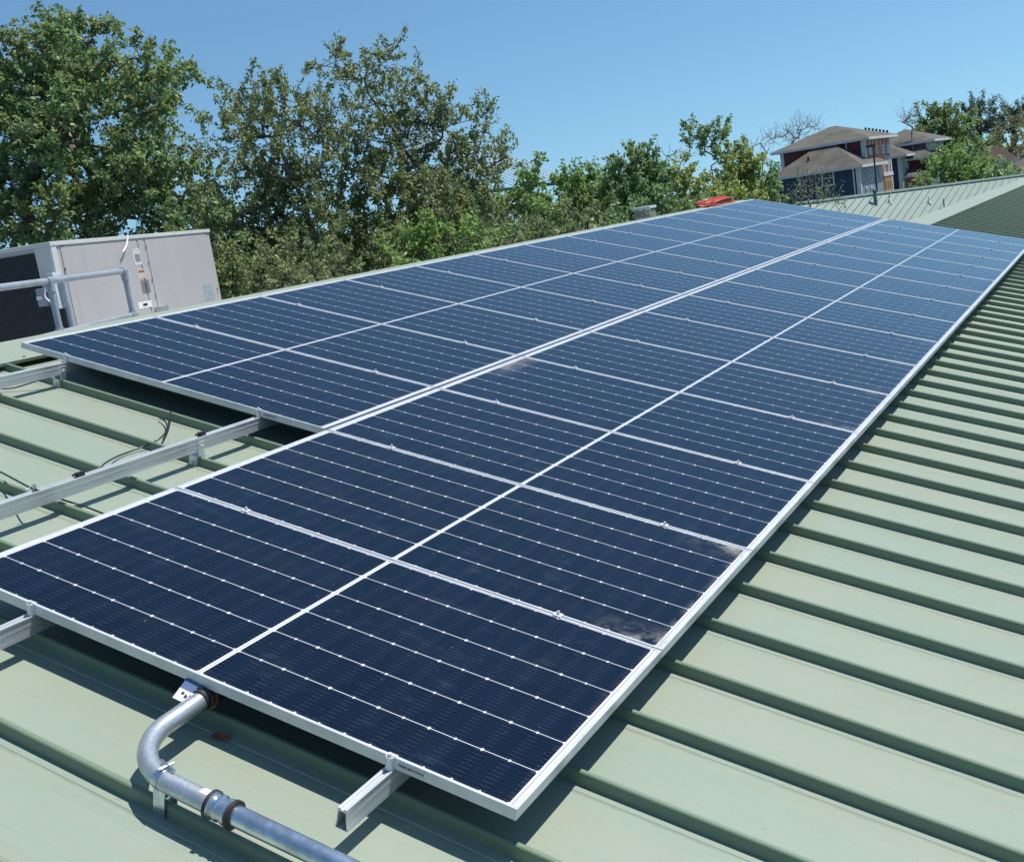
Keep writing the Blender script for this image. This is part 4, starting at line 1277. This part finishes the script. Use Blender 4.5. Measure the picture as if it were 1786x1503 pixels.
# 3 tall sparse tree in the middle
T3 = [(597,96,10),(592,120,16),(562,116,12),(604,150,20),(640,142,26),(668,118,20),(690,108,14),(622,182,26),(718,148,18),(728,134,10),(668,180,38),(742,188,30),
      (782,178,24),(850,184,12),(832,205,16),(612,228,36),(692,238,46),(770,238,42),(838,242,32),(872,252,16),(886,276,10),(862,290,24),(622,296,42),(700,306,46),(782,302,42),
      (832,318,34),(598,365,40),(680,378,46),(760,372,46),(838,372,34),(640,432,40),(712,436,40),(590,440,40),(790,425,34),(560,480,36),(640,480,30)]
tree('broadleaf_tree', 'tallest sparse tree in the middle with a thin leafy tip and bronze patches', T3 + fill(600, 850, 320, 445, 11, 28, 42, 6), 21.0, [(728, 500), (730, 400), (722, 320), (690, 230), (640, 160)],
     0.074, 2.6, L_OLIVE, M['bark'], 31, per=54, twig=0.42, trunk_r=0.055, bare=0.04, up=0.6)
# under-storey below them
G2 = 'bushes and small trees behind the ridge'
U = [
 ('leafy_bush', 'bright green bush low under the tall sparse tree', [(770,420,34),(735,440,28),(810,415,26),(700,450,26),(845,410,22)], 19.0, [(770,520)], 0.12, 1.3, L_BRIGHT, 41, 0),
 ('leafy_bush', 'dark bush low under the olive tree beside the air handler', [(400,480,44),(450,490,44),(500,482,40),(550,472,36),(600,470,32)], 18.0, [(470,560)], 0.11, 1.1, L_OLIVE, 42, .05),
 ('leafy_bush', 'bright leafy tree with one raised tuft beside the bridge stays', [(936,297,7),(931,304,5),(900,338,15),(885,352,20),(922,345,16),(935,362,26),(905,378,30),(955,372,24),(962,352,10),(930,322,5)], 26.0, [(925,430),(925,370)], 0.16, 1.2, L_BRIGHT, 43, 0),
 ('leafy_bush', 'shaded bush filling the gap between the olive tree and the tall sparse tree', [(560,420,40),(610,410,40),(660,420,40),(600,460,36),(660,460,30)], 24.5, [(600,540)], 0.13, 1.2, L_MID, 55, .03),
 ('leafy_bush', 'brown tinged bush low behind the trunk of the olive tree', [(400,440,36),(450,430,40),(500,440,36),(420,480,30),(350,450,30)], 24.0, [(450,560)], 0.13, 1.2, L_OLIVE, 56, .05),
 ('leafy_bush', 'dull green bush low on the right side of the tall sparse tree', [(790,385,36),(840,375,34),(750,400,34),(810,410,30),(705,405,30)], 25.0, [(790,470)], 0.13, 1.2, L_MID, 57, .05),
 ('leafy_bush', 'brownish bush full of dead twigs in front of the raised tuft tree', [(870,385,32),(845,400,28),(905,395,28),(940,400,26)], 23.0, [(880,460)], 0.11, 0.9, L_OLIVE, 44, .3),
 ('leafy_bush', 'mid green tree rounded top just right of the bridge', [(988,305,22),(1010,318,32),(1045,300,26),(1060,325,34),(1000,345,32),(1035,345,32)], 31.0, [(1025,430),(1025,340)], 0.16, 1.25, L_BRIGHT, 45, 0),
 ('leafy_bush', 'grey twiggy half bare bush in front of the rounded mid green tree', [(1000,345,28),(1035,355,30),(1060,365,28),(975,365,24),(1020,380,26)], 25.0, [(1020,440)], 0.10, 0.9, L_OLIVE, 46, .62),
 ('leafy_bush', 'taller full green tree in the middle of the hedge line', [(1090,285,24),(1112,272,20),(1135,282,24),(1082,315,28),(1120,315,36),(1150,305,28),(1100,345,34),(1145,345,32)], 30.0, [(1118,430),(1118,330)], 0.16, 1.3, L_MID, 47, 0),
 ('leafy_bush', 'green tree with bare twigs on top, right of the taller full green one', [(1190,292,24),(1180,320,28),(1205,315,26),(1170,345,26),(1205,345,26)], 32.0, [(1190,420),(1190,330)], 0.16, 1.0, L_YELLOW, 48, .2),
 ('leafy_bush', 'loose slender tree rising well above the hedge line with a forked top', [(1200,228,13),(1212,245,14),(1222,222,14),(1240,215,12),(1245,240,16),(1270,220,9),(1262,240,8),(1230,262,18),(1245,280,16),(1250,300,16)], 30.0, [(1249,400),(1248,330),(1240,290)], 0.14, 0.75, L_MID, 49, .10),
 ('leafy_bush', 'rounded yellow green tree beside the slender forked one', [(1278,268,20),(1300,258,18),(1310,272,16),(1285,290,24),(1310,295,20),(1265,300,20),(1290,312,22)], 33.0, [(1292,400),(1292,310)], 0.16, 1.3, L_YELLOW, 50, 0),
 ('leafy_bush', 'dark green bush in front of the navy wall', [(1340,305,18),(1352,318,16),(1325,320,18),(1345,335,18),(1310,335,16)], 34.0, [(1340,400)], 0.15, 1.35, L_MID, 51, 0),
 ('leafy_bush', 'golden yellow bush just above the red cord coil', [(1275,335,18),(1300,335,16),(1255,345,16),(1315,345,14),(1240,340,14)], 28.0, [(1280,400)], 0.14, 1.3, L_YELLOW, 52, 0),
 ('leafy_bush', 'dense green shrub behind the louvred vent cap', [(1100,372,28),(1140,360,28),(1075,390,24),(1175,360,22),(1205,365,20)], 24.0, [(1130,440)], 0.13, 1.3, L_MID, 53, .08),
 ('leafy_bush', 'low olive shrub along the ridge between the bright bush and the twiggy one', [(985,395,28),(1040,390,26),(940,420,26),(900,425,26),(860,430,24)], 22.0, [(950,470)], 0.11, 1.1, L_OLIVE, 54, .2),
]
for nm, lab, lob, D_, tr_, lf_, dn_, mt_, sd_, br_ in U:
    if lob[0][0] > 960: lob = [(x, y + (10 if sd_ not in (49, 51, 52) else 5), r * .88) for x, y, r in lob]
    tree(nm, lab, lob, D_, tr_, lf_ * 0.74, dn_ * 1.6, mt_, M['bark'] if br_ > .25 else None, sd_, G2, 'bush' if 'bush' in lab or 'shrub' in lab else 'tree', per=50, twig=0.40, bare=br_, depth=0.7)
# bare trees
G3 = 'bare trees and twigs beyond the roof'
Bt = [('bare_tree', 'bare grey tree standing left of the maroon house roof', [(1352,240,12),(1370,228,16),(1400,225,20),(1420,222,14),(1385,245,16),(1340,245,8)], 125.0, [(1385,300),(1385,262)], .012, 61),
      ('bare_tree', 'thin bare saplings left of the bare tree by the maroon house', [(1325,250,10),(1335,240,8),(1330,270,12),(1312,255,6)], 60.0, [(1330,330),(1330,285)], .010, 62),
      ('bare_tree', 'bare tree showing over the roofs beside the round dark green tree', [(1585,205,14),(1598,200,10),(1575,212,8),(1590,222,10)], 120.0, [(1592,260),(1590,235)], .014, 63),
      ('bare_tree', 'bare twigs rising from the hedge line behind the full green tree', [(1165,272,14),(1180,262,12),(1195,270,10),(1205,262,10)], 33.0, [(1185,330),(1185,290)], .005, 64)]
for nm, lab, lob, D_, tr_, rm_, sd_ in Bt:
    tree(nm, lab, lob, D_, tr_, 0.1, 2.2 * (33.0 / D_) ** 1.6 + 0.25, L_MID, M['twig'], sd_, G3, 'tree', bare=1.0, twig=0.6 * D_ / 60, rmin=rm_, up=0.9, depth=.6)
sl_ = [(x, y, 7) for x in (1385, 1396, 1404, 1413, 1422, 1432, 1441, 1450) for y in (322, 333, 344, 355) if abs(x - 1412) < 14 or y > 330]
tree('young_sapling', 'spindly pale sapling with tiny leaves in front of the navy wall', sl_ + [(1398, 312, 5), (1412, 308, 5), (1428, 314, 5)], 24.0, [(1412, 400), (1413, 372)],
     0.045, 3.0, L_MID, M['twig'], 65, cat='sapling', per=7, twig=0.30, up=2.2, rmin=0.0024, depth=.5, bare=.15)
tree('young_sapling', 'second low sapling poking over the roof edge right of the spindly one', [(1465,352,5),(1458,358,6),(1472,360,5)], 24.0, [(1464, 390), (1464, 370)],
     0.045, 3.0, L_MID, M['twig'], 66, cat='sapling', per=7, twig=0.25, up=2.2, rmin=.0024, depth=.4)
# trees on the right
G4 = 'trees beyond the houses at the right'
tree('broadleaf_tree', 'round dark green tree behind the blue houses', [(1605,222,16),(1625,205,14),(1650,205,18),(1672,215,16),(1640,228,24),(1668,240,22),(1610,240,14),(1685,245,14),(1650,250,20),(1690,230,10)], 130.0, [(1650, 300), (1650, 250)],
     0.34, 0.16, L_DARK, None, 71, G4, per=90, twig=1.7, rmin=.02, bare=0)
tree('pine_tree', 'tall dark pine with layered open branches at the upper right', [(1708,175,7),(1700,187,12),(1716,190,12),(1692,202,10),(1725,205,10),(1708,208,14),(1690,220,10),(1728,222,12),(1708,228,14),(1700,242,14),(1722,242,13),(1737,232,8)], 135.0, [(1708, 300), (1709, 240), (1708, 185)],
     0.34, 0.22, L_PINE, None, 72, G4, per=60, twig=1.1, rmin=.02, width=.12, droop=.1, trunk_r=.35)
tree('pine_tree', 'broader dark pine between the tall pine and the edge of the frame', [(1755,198,12),(1770,190,12),(1786,190,12),(1748,212,10),(1765,215,14),(1785,212,16),(1800,205,14),(1750,228,10)], 140.0, [(1768, 300), (1768, 240)],
     0.34, 0.22, L_PINE, None, 73, G4, per=60, twig=1.1, rmin=.02, width=.12, droop=.1, trunk_r=.35)
tree('broadleaf_tree', 'tan and green spring tree at the right edge of the frame', [(1770,225,14),(1790,215,18),(1755,245,16),(1780,250,20),(1740,262,14),(1800,245,20),(1765,275,16),(1790,280,18),(1745,285,10)], 88.0, [(1775, 330), (1775, 280)],
     0.22, 0.26, L_TAN, M['bark'], 74, G4, per=42, twig=1.0, rmin=.014, bare=.15)
tree('broadleaf_tree', 'bright green round tree in front of the sage house', [(1641,287,14.4),(1664,279,14.4),(1689,277,16.2),(1709,284,14.4),(1649,307,18.0),(1677,309,21.6),(1709,307,18.0),(1724,294,9.0),(1639,321,10.8),(1699,324,12.6),(1724,317,9.0)], 75.0, [(1674, 350), (1676, 318)],
     0.19, 0.60, L_BRIGHT, None, 75, G4, per=60, twig=0.95, rmin=.012)
tree('broadleaf_tree', 'dull green tree behind the bright round one near the pine', [(1690,262,12),(1712,255,14),(1730,262,12),(1700,275,10),(1722,278,12)], 110.0, [(1712, 320), (1712, 280)],
     0.30, 0.2, L_MID, None, 76, G4, per=60, twig=1.4, rmin=.02)
for i, (cx_, cy_, D_) in enumerate(((1610, 322, 70.), (1735, 300, 70.), (1760, 308, 66.))):
    tree('leafy_bush', ('small bush by the porch of the pale blue house', 'low hedge bush in front of the dark cottage', 'low bush at the right edge before the grey roof')[i], [(cx_, cy_, 10), (cx_ + 14, cy_ + 3, 9), (cx_ - 10, cy_ + 4, 8)], D_, [(cx_, cy_ + 20)],
         0.26, .3, L_MID, None, 80 + i, G4, 'bush', per=24, twig=.7)

# far wood beyond everything, one mass
rng = np.random.default_rng(99)
n = 9000
px = rng.uniform(-60, 1850, n); DD = rng.uniform(170, 260, n)
B_ = np.array([np.array(at(x, 0, 1.0)) for x in px]); dirs = B_ - np.array(CW); dirs[:, 2] = 0; dirs = unit(dirs)
hgt = 4.0 + 1.6 * np.sin(px / 37.0) + 1.2 * np.sin(px / 13.0 + 1)
pos = np.array(CW) + dirs * DD[:, None]; pos[:, 2] = GROUND_Z + rng.uniform(0, 1, n) ** 0.8 * np.maximum(hgt, 1.0)
o = leaf_mesh('far_woods', pos, unit(rng.normal(size=(n, 3)) + UP * .4), rng.uniform(.7, 1.6, n), .4, rng, L_MID, None)
tag(o, kind='stuff')
